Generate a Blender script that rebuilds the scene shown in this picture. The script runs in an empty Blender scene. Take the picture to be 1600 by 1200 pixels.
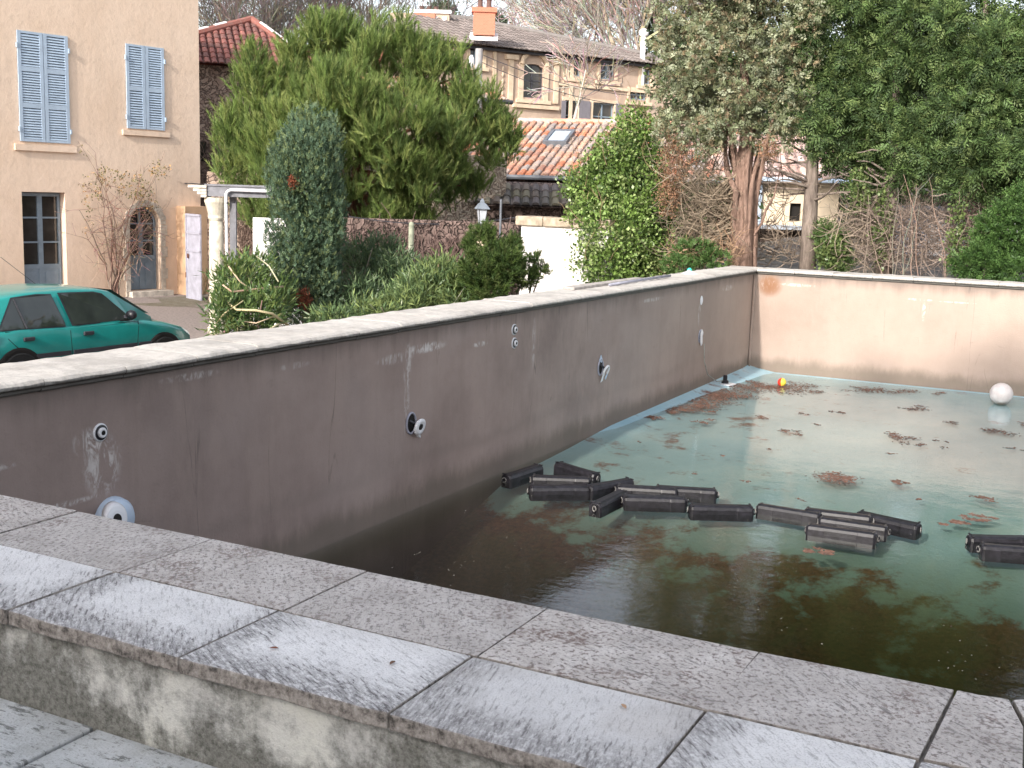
import bpy, math, random
import numpy as np
from mathutils import Vector, Matrix
from math import radians as R, pi
rnd = random.Random(7)
rng = np.random.default_rng(11)
sc = bpy.context.scene
C = sc.collection

# ---------------------------------------------------------------- camera
def _n(v): return v / np.linalg.norm(v)
FPX = 1840.0
_Y = _n(np.array([958., 268., FPX]))
_X = -np.array([-3650., 415., FPX]); _X = _n(_X - _Y * _X.dot(_Y))
_Z = _n(np.cross(_X, _Y)); _Z = _Z if _Z[1] > 0 else -_Z
MW = np.array([_X, _Y, _Z])          # world = MW @ (right, up, forward)
O = np.array([0, 0, 2.64])
cam = bpy.data.cameras.new('camera'); cam.sensor_width = 36; cam.lens = 36 * FPX / 1600
cam.clip_end = 2000; cam.clip_start = .05
co = bpy.data.objects.new('camera', cam); C.objects.link(co)
rt, up, fw = MW @ [1, 0, 0], MW @ [0, 1, 0], MW @ [0, 0, 1]
co.matrix_world = Matrix(((rt[0], up[0], -fw[0], O[0]), (rt[1], up[1], -fw[1], O[1]), (rt[2], up[2], -fw[2], O[2]), (0, 0, 0, 1)))
sc.camera = co

# ---------------------------------------------------------------- sky, sun, exposure
SUN_EL, SUN_AZ = 26.0, 183.0      # azimuth measured from +Y clockwise
w = bpy.data.worlds.new("World"); sc.world = w; w.use_nodes = True
nt = w.node_tree; bg = nt.nodes['Background']
sky = nt.nodes.new('ShaderNodeTexSky'); sky.sky_type = 'NISHITA'; sky.sun_disc = False
sky.sun_elevation = R(SUN_EL); sky.sun_rotation = R(SUN_AZ); sky.dust_density = 3.0; sky.air_density = 1.0
hs = nt.nodes.new('ShaderNodeHueSaturation'); hs.inputs['Saturation'].default_value = .40; hs.inputs['Value'].default_value = 1.45   # thin high haze whitens the sky
nt.links.new(sky.outputs[0], hs.inputs['Color']); nt.links.new(hs.outputs[0], bg.inputs[0]); bg.inputs[1].default_value = 0.15
sl = bpy.data.lights.new('sun', 'SUN'); sl.energy = 3.0; sl.angle = R(1.4); sl.color = (1, .93, .84)
so = bpy.data.objects.new('sun', sl); C.objects.link(so)
az = R(SUN_AZ); el = R(SUN_EL)
sd = Vector((math.sin(az) * math.cos(el), math.cos(az) * math.cos(el), math.sin(el)))
so.rotation_euler = sd.to_track_quat('Z', 'Y').to_euler()
sc.view_settings.view_transform = 'Standard'; sc.view_settings.look = 'None'; sc.view_settings.gamma = 1
sc.view_settings.exposure = 0.68
sc.cycles.max_bounces = 8; sc.cycles.transparent_max_bounces = 12

# ---------------------------------------------------------------- photo-measured positions
def ray(x, y): return MW @ np.array([x - 800., 600. - y, FPX])
def onz(x, y, z): r = ray(x, y); return O + r * ((z - O[2]) / r[2])
def atD(x, y, D): r = ray(x, y); return O + r * (D / np.linalg.norm(r[:2]))

# ---------------------------------------------------------------- object helpers
def tag(o, label=None, cat=None, group=None, kind=None):
    if label: o['label'] = label
    if cat: o['category'] = cat
    if group: o['group'] = group
    if kind: o['kind'] = kind
    return o
def empty(name, loc, label=None, cat=None, group=None, rz=0):
    o = bpy.data.objects.new(name, None); C.objects.link(o); o.location = tuple(loc); o.rotation_euler = (0, 0, rz)
    o.empty_display_size = .2
    return tag(o, label, cat, group)
def children(o): return [c for c in bpy.data.objects if c.parent == o]
def copy_tree(o, parent=None):
    c = o.copy(); C.objects.link(c)
    if parent: c.parent = parent
    for ch in children(o): copy_tree(ch, c)
    return c
def link_mesh(name, me, mat, parent=None):
    o = bpy.data.objects.new(name, me); C.objects.link(o)
    if mat: me.materials.append(mat)
    if parent: o.parent = parent
    return o

class MB:
    """collects shapes; build() links them as one mesh object"""
    def __init__(s): s.v = []; s.f = []; s.c = []
    def add(s, vs, fs, col=None):
        b = len(s.v); s.v += [tuple(v) for v in vs]; s.f += [tuple(b + i for i in f) for f in fs]
        s.c += [col or (1, 1, 1)] * len(vs)
        return s
    def box(s, a, b, col=None):
        x0, y0, z0 = a; x1, y1, z1 = b
        return s.add([(x0,y0,z0),(x1,y0,z0),(x1,y1,z0),(x0,y1,z0),(x0,y0,z1),(x1,y0,z1),(x1,y1,z1),(x0,y1,z1)],
              [(0,3,2,1),(4,5,6,7),(0,1,5,4),(1,2,6,5),(2,3,7,6),(3,0,4,7)], col)
    def fbox(s, F, a, b, col=None):
        m = MB().box(a, b); return s.add([F(*v) for v in m.v], m.f, col)
    def prism(s, poly, z0, z1, F=None, col=None):
        F = F or (lambda x, y, z: (x, y, z)); n = len(poly)
        vs = [F(x, y, z0) for x, y in poly] + [F(x, y, z1) for x, y in poly]
        return s.add(vs, [tuple(range(n))[::-1], tuple(range(n, 2 * n))] + [(i, (i + 1) % n, n + (i + 1) % n, n + i) for i in range(n)], col)
    def tube(s, pts, rad, k=6, col=None, cap=True):
        pts = [Vector(tuple(p)) for p in pts]
        if not hasattr(rad, '__len__'): rad = [rad] * len(pts)
        vs = []; fs = []; pu = None
        for i, p in enumerate(pts):
            d = (pts[min(i + 1, len(pts) - 1)] - pts[max(i - 1, 0)])
            d = d.normalized() if d.length > 1e-9 else Vector((0, 0, 1))
            u = d.orthogonal().normalized() if pu is None else (pu - d * pu.dot(d)).normalized()
            pu = u; v = d.cross(u)
            for j in range(k):
                a = 2 * pi * j / k; vs.append(p + (u * math.cos(a) + v * math.sin(a)) * rad[i])
        for i in range(len(pts) - 1):
            for j in range(k):
                fs.append((i*k+j, i*k+(j+1) % k, (i+1)*k+(j+1) % k, (i+1)*k+j))
        if cap: fs += [tuple(range(k))[::-1], tuple(range((len(pts)-1)*k, len(pts)*k))]
        return s.add(vs, fs, col)
    def lathe(s, prof, k=20, F=None, col=None):
        F = F or (lambda x, y, z: (x, y, z)); n = len(prof); vs = []; fs = []
        for r, z in prof:
            for j in range(k):
                a = 2 * pi * j / k; vs.append(F(r * math.cos(a), r * math.sin(a), z))
        for i in range(n - 1):
            for j in range(k): fs.append((i*k+j, i*k+(j+1) % k, (i+1)*k+(j+1) % k, (i+1)*k+j))
        fs += [tuple(range(k))[::-1], tuple(range((n-1)*k, n*k))]
        return s.add(vs, fs, col)
    def build(s, name, mat, parent=None, smooth=False, bevel=0, loc=None):
        me = bpy.data.meshes.new(name); me.from_pydata(s.v, [], s.f); me.update()
        if any(c != (1, 1, 1) for c in s.c):
            ca = me.color_attributes.new('Col', 'FLOAT_COLOR', 'POINT')
            ca.data.foreach_set('color', np.c_[np.array(s.c), np.ones(len(s.c))].astype(np.float32).ravel())
        if smooth: me.polygons.foreach_set('use_smooth', [True] * len(me.polygons))
        o = link_mesh(name, me, mat, parent)
        if bevel:
            m = o.modifiers.new('bevel', 'BEVEL'); m.width = bevel; m.segments = 2; m.limit_method = 'ANGLE'
        if loc: o.location = loc
        return o

def quads_obj(name, V, col, mat, parent=None, nv=4):
    """V: (N*nv,3) verts, consecutive faces of nv verts; col: (N,3) per face colour"""
    N = len(V) // nv
    me = bpy.data.meshes.new(name)
    me.vertices.add(N * nv); me.vertices.foreach_set('co', np.asarray(V, np.float32).ravel())
    me.loops.add(N * nv); me.loops.foreach_set('vertex_index', np.arange(N * nv, dtype=np.int32))
    me.polygons.add(N); me.polygons.foreach_set('loop_start', np.arange(0, N * nv, nv, dtype=np.int32))
    me.update(calc_edges=True)
    ca = me.color_attributes.new('Col', 'FLOAT_COLOR', 'POINT')
    cc = np.repeat(np.c_[col, np.ones(N)], nv, axis=0).astype(np.float32)
    ca.data.foreach_set('color', cc.ravel())
    return link_mesh(name, me, mat, parent)

# ---------------------------------------------------------------- materials
class NT:
    def __init__(s, name):
        s.m = bpy.data.materials.new(name); s.m.use_nodes = True; s.t = s.m.node_tree
        s.b = s.t.nodes['Principled BSDF']; s.out = s.t.nodes['Material Output']
    def node(s, ty, ins=(), **props):
        n = s.t.nodes.new('ShaderNode' + ty)
        for k, v in props.items(): setattr(n, k, v)
        for k, v in (ins.items() if isinstance(ins, dict) else ins):
            s.set(n.inputs[k], v)
        return n
    def set(s, inp, v):
        if isinstance(v, bpy.types.NodeSocket): s.t.links.new(v, inp)
        elif isinstance(v, (tuple, list)) and len(v) == 3 and inp.type == 'RGBA': inp.default_value = (*v, 1)
        else: inp.default_value = v
    def obj(s): return s.node('TexCoord').outputs['Object']
    def geo(s): return s.node('NewGeometry').outputs['Position']
    def rand(s): return s.node('ObjectInfo').outputs['Random']
    def map(s, v, scale=(1,1,1), rot=(0,0,0), loc=(0,0,0)):
        return s.node('Mapping', {'Vector': v, 'Scale': scale, 'Rotation': rot, 'Location': loc}).outputs[0]
    def noise(s, v, scale, detail=5, rough=.6, dist=0):
        return s.node('TexNoise', {'Vector': v, 'Scale': scale, 'Detail': detail, 'Roughness': rough, 'Distortion': dist}).outputs[0]
    def vor(s, v, scale, feature='F1', out='Distance'):
        return s.node('TexVoronoi', {'Vector': v, 'Scale': scale}, feature=feature).outputs[out]
    def ramp(s, f, stops, interp='LINEAR'):
        n = s.node('ValToRGB', {'Fac': f}); r = n.color_ramp; r.interpolation = interp
        while len(r.elements) < len(stops): r.elements.new(.5)
        for e, (p, c) in zip(r.elements, stops):
            e.position = p; e.color = (*c, 1) if isinstance(c, tuple) else (c, c, c, 1)
        return n.outputs[0]
    def mix(s, f, a, b, mode='MIX'):
        n = s.node('Mix', data_type='RGBA', blend_type=mode)
        s.set(n.inputs[0], f); s.set(n.inputs[6], a); s.set(n.inputs[7], b); return n.outputs[2]
    def math(s, op, a, b=0.0, c=0.0, clamp=False):
        n = s.node('Math', operation=op, use_clamp=clamp); s.set(n.inputs[0], a); s.set(n.inputs[1], b); s.set(n.inputs[2], c); return n.outputs[0]
    def mr(s, v, a, b, c=0.0, d=1.0, sm=True):
        n = s.node('MapRange', {'Value': v, 'From Min': a, 'From Max': b, 'To Min': c, 'To Max': d})
        n.interpolation_type = 'SMOOTHSTEP' if sm else 'LINEAR'; return n.outputs[0]
    def sep(s, v): return s.node('SeparateXYZ', {'Vector': v}).outputs
    def bump(s, h, dist=.01, strength=1):
        return s.node('Bump', {'Height': h, 'Distance': dist, 'Strength': strength}).outputs[0]
    def fin(s, col, rough=.8, h=None, bd=.01, spec=.3, metal=0, strength=1):
        s.set(s.b.inputs['Base Color'], col); s.set(s.b.inputs['Roughness'], rough)
        s.set(s.b.inputs['Specular IOR Level'], spec); s.set(s.b.inputs['Metallic'], metal)
        if h is not None: s.set(s.b.inputs['Normal'], s.bump(h, bd, strength))
        return s.m

def simple(name, col, rough=.6, var=.12, sc_=6, spec=.4, metal=0, bd=0):
    t = NT(name); p = t.geo()
    n = t.noise(p, sc_, 5); lo = tuple(c * (1 - var) for c in col); hi = tuple(min(1, c * (1 + var)) for c in col)
    return t.fin(t.ramp(n, [(.3, lo), (.7, hi)]), rough, n if bd else None, bd or .01, spec, metal)

def leaf_mat(name, trans=.25, rough=.55, tint=(1, 1, 1)):
    t = NT(name); a = t.node('Attribute', attribute_name='Col').outputs['Color']
    c = t.mix(1.0, a, tint, 'MULTIPLY')
    t.fin(c, rough, spec=.3)
    tr = t.node('BsdfTranslucent', {'Color': c})
    mx = t.node('MixShader', {0: trans, 1: t.b.outputs[0], 2: tr.outputs[0]})
    t.t.links.new(mx.outputs[0], t.out.inputs[0]); return t.m
M = {}
M['leaf'] = leaf_mat('foliage')
M['leaf_gloss'] = leaf_mat('glossy_foliage', .2, .35); M['needle'] = leaf_mat('pine_needles', .42, .5)
M['twig'] = leaf_mat('twig_bark', 0, .85)
def bark(name, a, b):
    t = NT(name); p = t.obj(); n = t.noise(t.map(p, (14, 14, 2.2)), 1.6, 6, .7)
    n2 = t.noise(p, 1.5, 3)
    return t.fin(t.mix(t.mr(n2, .4, .6), t.ramp(n, [(.3, a), (.65, b)]), t.ramp(n, [(.3, tuple(c*.6 for c in a)), (.7, tuple(c*.9 for c in b))])), .9, n, .03)
M['bark_red'] = bark('reddish_bark', (.12, .07, .05), (.36, .24, .19))
M['bark_grey'] = bark('grey_bark', (.11, .085, .07), (.33, .27, .23))
M['bark_pine'] = bark('pine_bark', (.12, .05, .03), (.30, .14, .09))

# pool plaster
def plaster_pool():
    t = NT('pool_wall_render'); p = t.geo(); X, Y, Z = t.sep(p)
    n1 = t.noise(p, .9, 6, .65); n2 = t.noise(t.map(p, (1, 1, .35)), 3.2, 6, .7); n3 = t.noise(p, 60, 3)
    st = t.noise(t.map(p, (9, 9, .25)), 1.0, 5, .6)
    base = t.ramp(n1, [(.3, (.245, .188, .168)), (.5, (.325, .25, .222)), (.7, (.40, .31, .275))])
    base = t.mix(t.mr(n2, .42, .68, 0, .35), base, (.35, .27, .24))
    base = t.mix(t.mr(st, .50, .72, 0, .20), base, (.25, .19, .16))
    tide = t.math('ADD', Z, t.math('MULTIPLY', t.math('SUBTRACT', n1, .5), .25)); tb_ = t.math('MULTIPLY', t.mr(tide, .42, .50), t.mr(tide, .50, .60, 1, 0)); base = t.mix(t.math('MULTIPLY', tb_, .30), base, (.22, .18, .16))
    lo_ = t.noise(t.map(p, (1, 1, 1.6), (.4, 0, 0)), .55, 3, .5); base = t.mix(t.mr(lo_, .45, .65, 0, .30), base, (.46, .38, .35))
    base = t.mix(t.mr(n3, .62, .72, 0, .3), base, (.2, .15, .13))
    # sun warmth painted into the wall colour towards the far corner
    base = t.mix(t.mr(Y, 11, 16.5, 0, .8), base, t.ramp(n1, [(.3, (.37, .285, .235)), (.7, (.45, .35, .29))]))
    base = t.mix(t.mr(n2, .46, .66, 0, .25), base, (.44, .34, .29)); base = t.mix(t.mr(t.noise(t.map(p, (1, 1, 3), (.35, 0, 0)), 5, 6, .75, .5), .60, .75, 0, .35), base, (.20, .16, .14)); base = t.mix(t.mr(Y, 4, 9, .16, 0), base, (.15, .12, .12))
    # damp foot of the wall and darker strip under the coping
    zz = t.math('ADD', Z, t.math('MULTIPLY', t.math('SUBTRACT', n2, .5), .28))
    base = t.mix(t.mr(zz, .20, .38, .62, 0), base, (.13, .11, .085))
    base = t.mix(t.mr(t.math('ADD', Z, t.math('MULTIPLY', t.math('SUBTRACT', st, .5), .25)), 1.40, 1.58, 0, .6), base, (.16, .13, .115))
    hl = t.noise(t.map(p, (2.2, 2.2, .16)), 1.0, 3, .5, .3); ridge = t.math('ABSOLUTE', t.math('SUBTRACT', hl, .5))
    base = t.mix(t.math('MULTIPLY', t.mr(ridge, .001, .004, 1, 0), t.mr(n2, .50, .62, 0, .55)), base, (.12, .10, .09))
    base = t.mix(t.mr(t.noise(t.map(p, (3, 3, 5), (.7, 0, 0)), 2.4, 6, .8, 2.0), .68, .78, 0, .35), base, (.58, .50, .46))
    # pale lime runs and scratches: (coordinate along the wall, height, radii, strength) on the left wall
    dn = t.noise(t.map(p, (5, 5, 2.0)), 3.0, 6, .75, 1.0)
    left = t.math('LESS_THAN', X, -4.7)
    def blob(src, c, z, rc, rz, k, base, gate, lo=.45, hi=.62, col=(.72, .68, .66)):
        a = t.math('DIVIDE', t.math('SUBTRACT', src, c), rc); b = t.math('DIVIDE', t.math('SUBTRACT', Z, z), rz)
        d = t.math('ADD', t.math('MULTIPLY', a, a), t.math('MULTIPLY', b, b))
        m = t.math('MULTIPLY', t.mr(d, 0, 1, 1, 0), t.mr(dn, lo, hi)); m = t.math('MULTIPLY', t.math('MULTIPLY', m, k), gate)
        return t.mix(m, base, col)
    for (c, z, rc, rz, k) in [(4.60, 1.10, .16, .22, .75), (4.50, 1.24, .12, .09, .9), (4.15, .93, .5, .025, .8), (7.72, 1.28, .07, .22, .7), (7.72, .98, .05, .35, .45),
                              (8.0, 1.40, .36, .05, 1), (7.55, 1.36, .3, .05, .7), (8.9, 1.34, .16, .03, 1), (9.95, 1.25, .05, .3, .4), (14.9, 1.15, .06, .2, .5),
                              (5.3, 1.50, .3, .03, .5), (6.3, 1.45, .2, .03, .4), (13.1, 1.45, .5, .03, .5), (16.1, 1.42, .3, .05, .7), (3.8, 1.21, .3, .025, .7)]:
        base = blob(Y, c, z, rc, rz, k, base, left)
    right = t.math('GREATER_THAN', X, -4.79)
    for (c, z, rc, rz, k) in [(-4.2, 1.43, .38, .028, .55), (-2.45, 1.335, .22, .022, .8), (-2.38, 1.17, .028, .18, .65), (-1.95, 1.33, .30, .014, .6)]:
        base = blob(X, c, z, rc, rz, k, base, right, .44, .60, (.72, .68, .63))
    for (c, z, rc, rz, k) in [(-4.6, 1.40, .22, .2, .9)]:
        base = blob(X, c, z, rc, rz, k, base, right, .3, .5, (.25, .12, .06))
    h = t.math('ADD', n2, t.math('MULTIPLY', n3, .25))
    return t.fin(base, .85, h, .012)
M['pool_wall'] = plaster_pool()

def stone_coping():
    t = NT('coping_limestone'); p = t.obj(); g = t.geo(); X, Y, Z = t.sep(g); r = t.rand()
    n1 = t.noise(g, 2.2, 6, .7); n2 = t.noise(g, 16, 6, .75); n3 = t.noise(t.map(g, (40, 40, 8)), 1, 4, .7)
    c = t.ramp(n2, [(.25, (.40, .37, .34)), (.5, (.58, .545, .505)), (.75, (.70, .665, .62))])
    c = t.mix(t.mr(n1, .46, .66, 0, .6), c, (.30, .28, .26))
    c = t.mix(t.math('MULTIPLY', r, .22), c, (.45, .40, .36))
    # near black tone on the moulding below the nose
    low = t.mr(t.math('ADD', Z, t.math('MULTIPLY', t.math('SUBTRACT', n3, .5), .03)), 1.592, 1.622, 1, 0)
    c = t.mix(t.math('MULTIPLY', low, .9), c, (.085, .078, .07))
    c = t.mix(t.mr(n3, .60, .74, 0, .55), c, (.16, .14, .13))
    h = t.math('ADD', t.math('MULTIPLY', n2, 1.0), t.math('MULTIPLY', n3, .6))
    return t.fin(c, .85, h, .006)
M['coping'] = stone_coping()

def slab_mat(name, pale):
    t = NT(name); o = t.obj(); r = t.rand(); oi = t.node('ObjectInfo').outputs['Location']
    ang = t.math('ADD', t.math('MULTIPLY', r, 1.5), -.1)
    rot = t.node('CombineXYZ', {'Z': ang}).outputs[0]
    v = t.node('VectorRotate', {'Vector': t.node('VectorMath', {0: o, 1: oi}, operation='ADD').outputs[0], 'Angle': ang}, rotation_type='Z_AXIS').outputs[0]
    X, Y, Z = t.sep(o)
    wob = t.math('MULTIPLY', t.math('SUBTRACT', t.noise(v, 7, 5, .7), .5), .17)
    streak = t.noise(t.map(v, (22, 110, 30)), 1.0, 5, .78)           # thin dark lichen needles
    speck = t.noise(v, 75, 4, .7); mott = t.noise(v, 9, 6, .7); fine = t.noise(v, 260, 3, .6)
    big = t.noise(v, 3, 4)
    if pale:
        base = t.ramp(mott, [(.3, (.76, .75, .76)), (.6, (.92, .91, .92))])
        e1 = t.mr(t.math('ADD', Y, wob), .02, .17, 1, 0)                 # towards the outer edge
        e2 = t.mr(t.math('ADD', X, wob), .02, .13, .9, 0); e3 = t.mr(t.math('ADD', X, wob), .44, .53, 0, .7)
        e = t.math('MAXIMUM', e1, t.math('MAXIMUM', e2, e3))
        dark = t.ramp(speck, [(.35, (.08, .078, .08)), (.55, (.25, .24, .245)), (.7, (.46, .44, .45))])
        m = t.math('MULTIPLY', e, t.mr(t.math('ADD', t.math('MULTIPLY', streak, .6), t.math('MULTIPLY', speck, .5)), .44, .60, .15, 1))
        c = t.mix(t.math('MULTIPLY', m, .92), base, dark)
        c = t.mix(t.math('MULTIPLY', t.mr(streak, .535, .62), t.mr(e, 0, .6, .42, .98)), c, (.10, .09, .095))
    else:
        base = t.ramp(mott, [(.3, (.43, .39, .37)), (.5, (.60, .555, .53)), (.7, (.74, .70, .68))])
        c = t.mix(t.mr(speck, .52, .61, 0, .85), base, (.14, .105, .09)); brn = t.noise(v, 5, 5, .7); c = t.mix(t.math('MULTIPLY', t.mr(brn, .52, .66), t.mr(speck, .42, .56)), c, (.20, .14, .12))
        c = t.mix(t.mr(speck, .30, .40, .6, 0), c, (.68, .64, .62))
        c = t.mix(t.math('MULTIPLY', t.mr(streak, .54, .62), t.mr(big, .40, .58, .35, .9)), c, (.13, .115, .11))
    c = t.mix(t.mr(fine, .35, .5, .35, 0), c, (.16, .15, .15))
    c = t.mix(t.mr(big, .5, .7, 0, .35), c, t.mix(r, (.34, .33, .33), (.52, .47, .43)))
    c = t.mix(t.math('MULTIPLY', t.math('SUBTRACT', r, .15), .45, clamp=True), c, (.36, .345, .34))
    # brown sides (cut edge)
    nz = t.sep(t.node('NewGeometry').outputs['Normal'])[2]
    side = t.ramp(t.noise(v, 45, 5, .75), [(.35, (.07, .062, .055)), (.5, (.27, .24, .215)), (.7, (.48, .44, .40))])
    c = t.mix(t.mr(nz, .3, .8, 1, 0), c, side)
    h = t.math('ADD', t.math('MULTIPLY', speck, .6), t.math('SUBTRACT', mott, t.math('MULTIPLY', streak, .7)))
    return t.fin(c, .82, h, .005, spec=.35)
M['slab_pale'] = slab_mat('pale_travertine_slab', True)
M['slab_warm'] = slab_mat('warm_speckled_slab', False)

def stained_wall():
    t = NT('lichen_stained_render'); g = t.geo(); X, Y, Z = t.sep(g)
    n1 = t.noise(t.map(g, (1, 1, .75)), 2.6, 7, .66, .4); n2 = t.noise(g, 12, 6, .8); n3 = t.noise(g, 90, 4, .7)
    st = t.noise(t.map(g, (7, 7, 1.2)), 1.2, 5, .6)
    base = t.ramp(n1, [(.25, (.76, .75, .67)), (.5, (.66, .65, .62)), (.8, (.50, .495, .48))])
    m = t.math('ADD', t.math('MULTIPLY', n1, .65), t.math('ADD', t.math('MULTIPLY', n2, .30), t.math('MULTIPLY', st, .2)))
    foot = t.mr(Z, 1.38, 1.50, .10, 0)
    m = t.math('ADD', m, t.math('ADD', foot, t.mr(Z, 1.55, 1.62, 0, .07)))
    c = t.mix(t.mr(m, .49, .62, 0, .92), base, t.ramp(n3, [(.35, (.07, .07, .055)), (.65, (.27, .265, .235))]))
    c = t.mix(t.mr(n3, .6, .72, 0, .5), c, (.15, .14, .12))
    return t.fin(c, .9, t.math('ADD', n2, t.math('MULTIPLY', n3, .3)), .010)
M['stained'] = stained_wall()

def paving():
    t = NT('terrace_paving'); g = t.geo()
    n1 = t.noise(t.map(g, (1, 1, 1), (0, 0, .5)), 5, 6, .7); n2 = t.noise(t.map(g, (12, 45, 1), (0, 0, .3)), 1, 5, .75); n3 = t.noise(g, 110, 4, .7)
    c = t.ramp(n1, [(.3, (.42, .43, .43)), (.55, (.62, .64, .655)), (.75, (.74, .76, .79))])
    c = t.mix(t.mr(n2, .54, .62, 0, .8), c, (.13, .135, .13)); c = t.mix(t.mr(n3, .55, .68, 0, .6), c, (.16, .16, .15))
    return t.fin(c, .85, t.math('ADD', n3, n2), .005)
M['paving'] = paving()

def floor_mat():
    t = NT('pool_floor_paint'); g = t.geo(); X, Y, Z = t.sep(g)
    n1 = t.noise(t.map(g, (1, .6, 1)), 1.1, 6, .65); n2 = t.noise(t.map(g, (1.0, 1.0, 1)), 2.0, 6, .68, .15); n3 = t.noise(g, 25, 5, .7)
    c = t.ramp(n1, [(.3, (.28, .46, .55)), (.5, (.36, .54, .62)), (.7, (.47, .61, .66))])
    c = t.mix(t.mr(n3, .56, .74, 0, .4), c, (.30, .30, .22))
    # silt and dead leaves: cover grows towards the deep end
    s = t.math('ADD', t.math('ADD', n2, t.mr(Y, 9.8, 7.8, -.15, .16)), t.mr(X, -3.6, -1.5, .05, -.03))
    c = t.mix(t.mr(t.math('ADD', s, t.math('MULTIPLY', t.math('SUBTRACT', n3, .5), .10)), .44, .585, 0, .94), c, t.ramp(n3, [(.3, (.075, .028, .018)), (.6, (.24, .10, .06)), (.8, (.33, .17, .10))]))
    alg = t.math('ADD', n1, t.mr(Y, 10.5, 8, -.2, .12))
    c = t.mix(t.mr(alg, .5, .64, 0, .40), c, (.20, .24, .13))
    return t.fin(c, .8, n3, .01)
M['floor'] = floor_mat()

def water_mat():
    t = NT('pool_water'); g = t.geo()
    h = t.math('ADD', t.noise(t.map(g, (1.2, 1.2, 1)), 2.0, 4, .6), t.math('MULTIPLY', t.noise(t.map(g, (6, 14, 1), (0, 0, .5)), 1.0, 4, .65, 1.5), .22))
    bp = t.bump(h, .012, .35)
    t.t.nodes.remove(t.b)
    gl = t.node('BsdfGlossy', {'Color': (1, 1, 1), 'Roughness': .035, 'Normal': bp})
    tr = t.node('BsdfTransparent', {'Color': (.93, .96, .94)})
    fr = t.node('Fresnel', {'IOR': 1.42, 'Normal': bp})
    mx = t.node('MixShader', {0: t.math('MULTIPLY', fr.outputs[0], t.math('SUBTRACT', 1.0, t.node('NewGeometry').outputs['Backfacing'])), 1: tr.outputs[0], 2: gl.outputs[0]})
    t.t.links.new(mx.outputs[0], t.out.inputs[0])
    va = t.node('VolumeAbsorption', {'Color': (.62, .61, .52), 'Density': 3.2})
    t.t.links.new(va.outputs[0], t.out.inputs['Volume']); return t.m
M['water'] = water_mat()

def facade_mat(name, a, b, rub=None):
    t = NT(name); g = t.geo(); X, Y, Z = t.sep(g)
    n1 = t.noise(t.map(g, (.6, .6, .5)), .9, 6, .65); n2 = t.noise(g, 7, 6, .7); st = t.noise(t.map(g, (4, 4, .3)), 1.2, 4)
    c = t.ramp(n1, [(.3, a), (.7, b)])
    c = t.mix(t.mr(n2, .48, .72, 0, .24), c, tuple(x * .72 for x in a))
    c = t.mix(t.mr(st, .48, .72, 0, .24), c, tuple(x * .65 for x in b))
    c = t.mix(t.mr(t.math('ADD', Z, n2), .6, 1.5, .4, 0), c, tuple(x * .7 for x in a))
    return t.fin(c, .9, n2, .01)
M['ochre'] = facade_mat('ochre_render', (.76, .575, .435), (.87, .69, .55))
M['mansion_wall'] = facade_mat('tan_render', (.36, .265, .21), (.50, .39, .31))
M['cream_wall'] = facade_mat('cream_render', (.62, .50, .36), (.74, .62, .47))
M['white_wall'] = facade_mat('white_render', (.74, .70, .66), (.84, .80, .77))
M['mansion_trim'] = simple('pale_stone_trim', (.58, .46, .34), .9, .2, 3)
M['stone_trim'] = simple('pale_stone', (.58, .52, .45), .9, .3, 9, bd=.01)
M['shutter'] = simple('blue_shutter_paint', (.43, .53, .65), .5, .10, 5)
M['door_paint'] = simple('grey_blue_paint', (.22, .28, .34), .5, .15, 5)
M['old_white'] = simple('old_white_paint', (.36, .36, .43), .6, .2, 7)
M['white_panel'] = simple('white_panel_paint', (.86, .84, .84), .6, .05, 4)
M['rust'] = simple('rusted_iron', (.14, .06, .04), .8, .5, 12)
M['iron'] = simple('dark_iron', (.05, .05, .06), .5, .2, 9)
M['col_stone'] = simple('column_stone', (.60, .55, .45), .9, .3, 8, bd=.01)
M['lintel'] = simple('grey_lintel', (.20, .20, .22), .85, .35, 5, bd=.01)
M['white_pvc'] = simple('white_plastic', (.80, .80, .83), .35, .04, 5, .5)
M['blue_pvc'] = simple('bluish_plastic', (.50, .60, .74), .35, .06, 5, .5)
M['black_plastic'] = simple('black_plastic', (.013, .012, .016), .42, .8, 28, .5)
M['rope'] = simple('pale_cord', (.22, .21, .20), .8, .2, 30)
M['cable'] = simple('grey_cable', (.30, .30, .27), .6, .2, 30)
M['tyre'] = simple('tyre_rubber', (.02, .02, .02), .8, .2, 9)
M['dark_interior'] = simple('dark_interior', (.015, .013, .012), .9, .2, 3)
M['skylight_glass'] = simple('skylight_glass', (.45, .52, .62), .1, .1, 3, .8)
M['zinc'] = simple('zinc_gutter', (.13, .14, .16), .5, .2, 6)
M['brick'] = None
def glass(name, col, rough=.06):
    t = NT(name); g = t.geo(); n = t.noise(g, 2.2, 3)
    return t.fin(t.ramp(n, [(.4, tuple(c*.6 for c in col)), (.65, col)]), rough, n, .004, spec=.8)
M['glass'] = glass('window_glass', (.055, .05, .045))
M['car_glass'] = glass('car_glass', (.05, .06, .055), .04)
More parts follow.
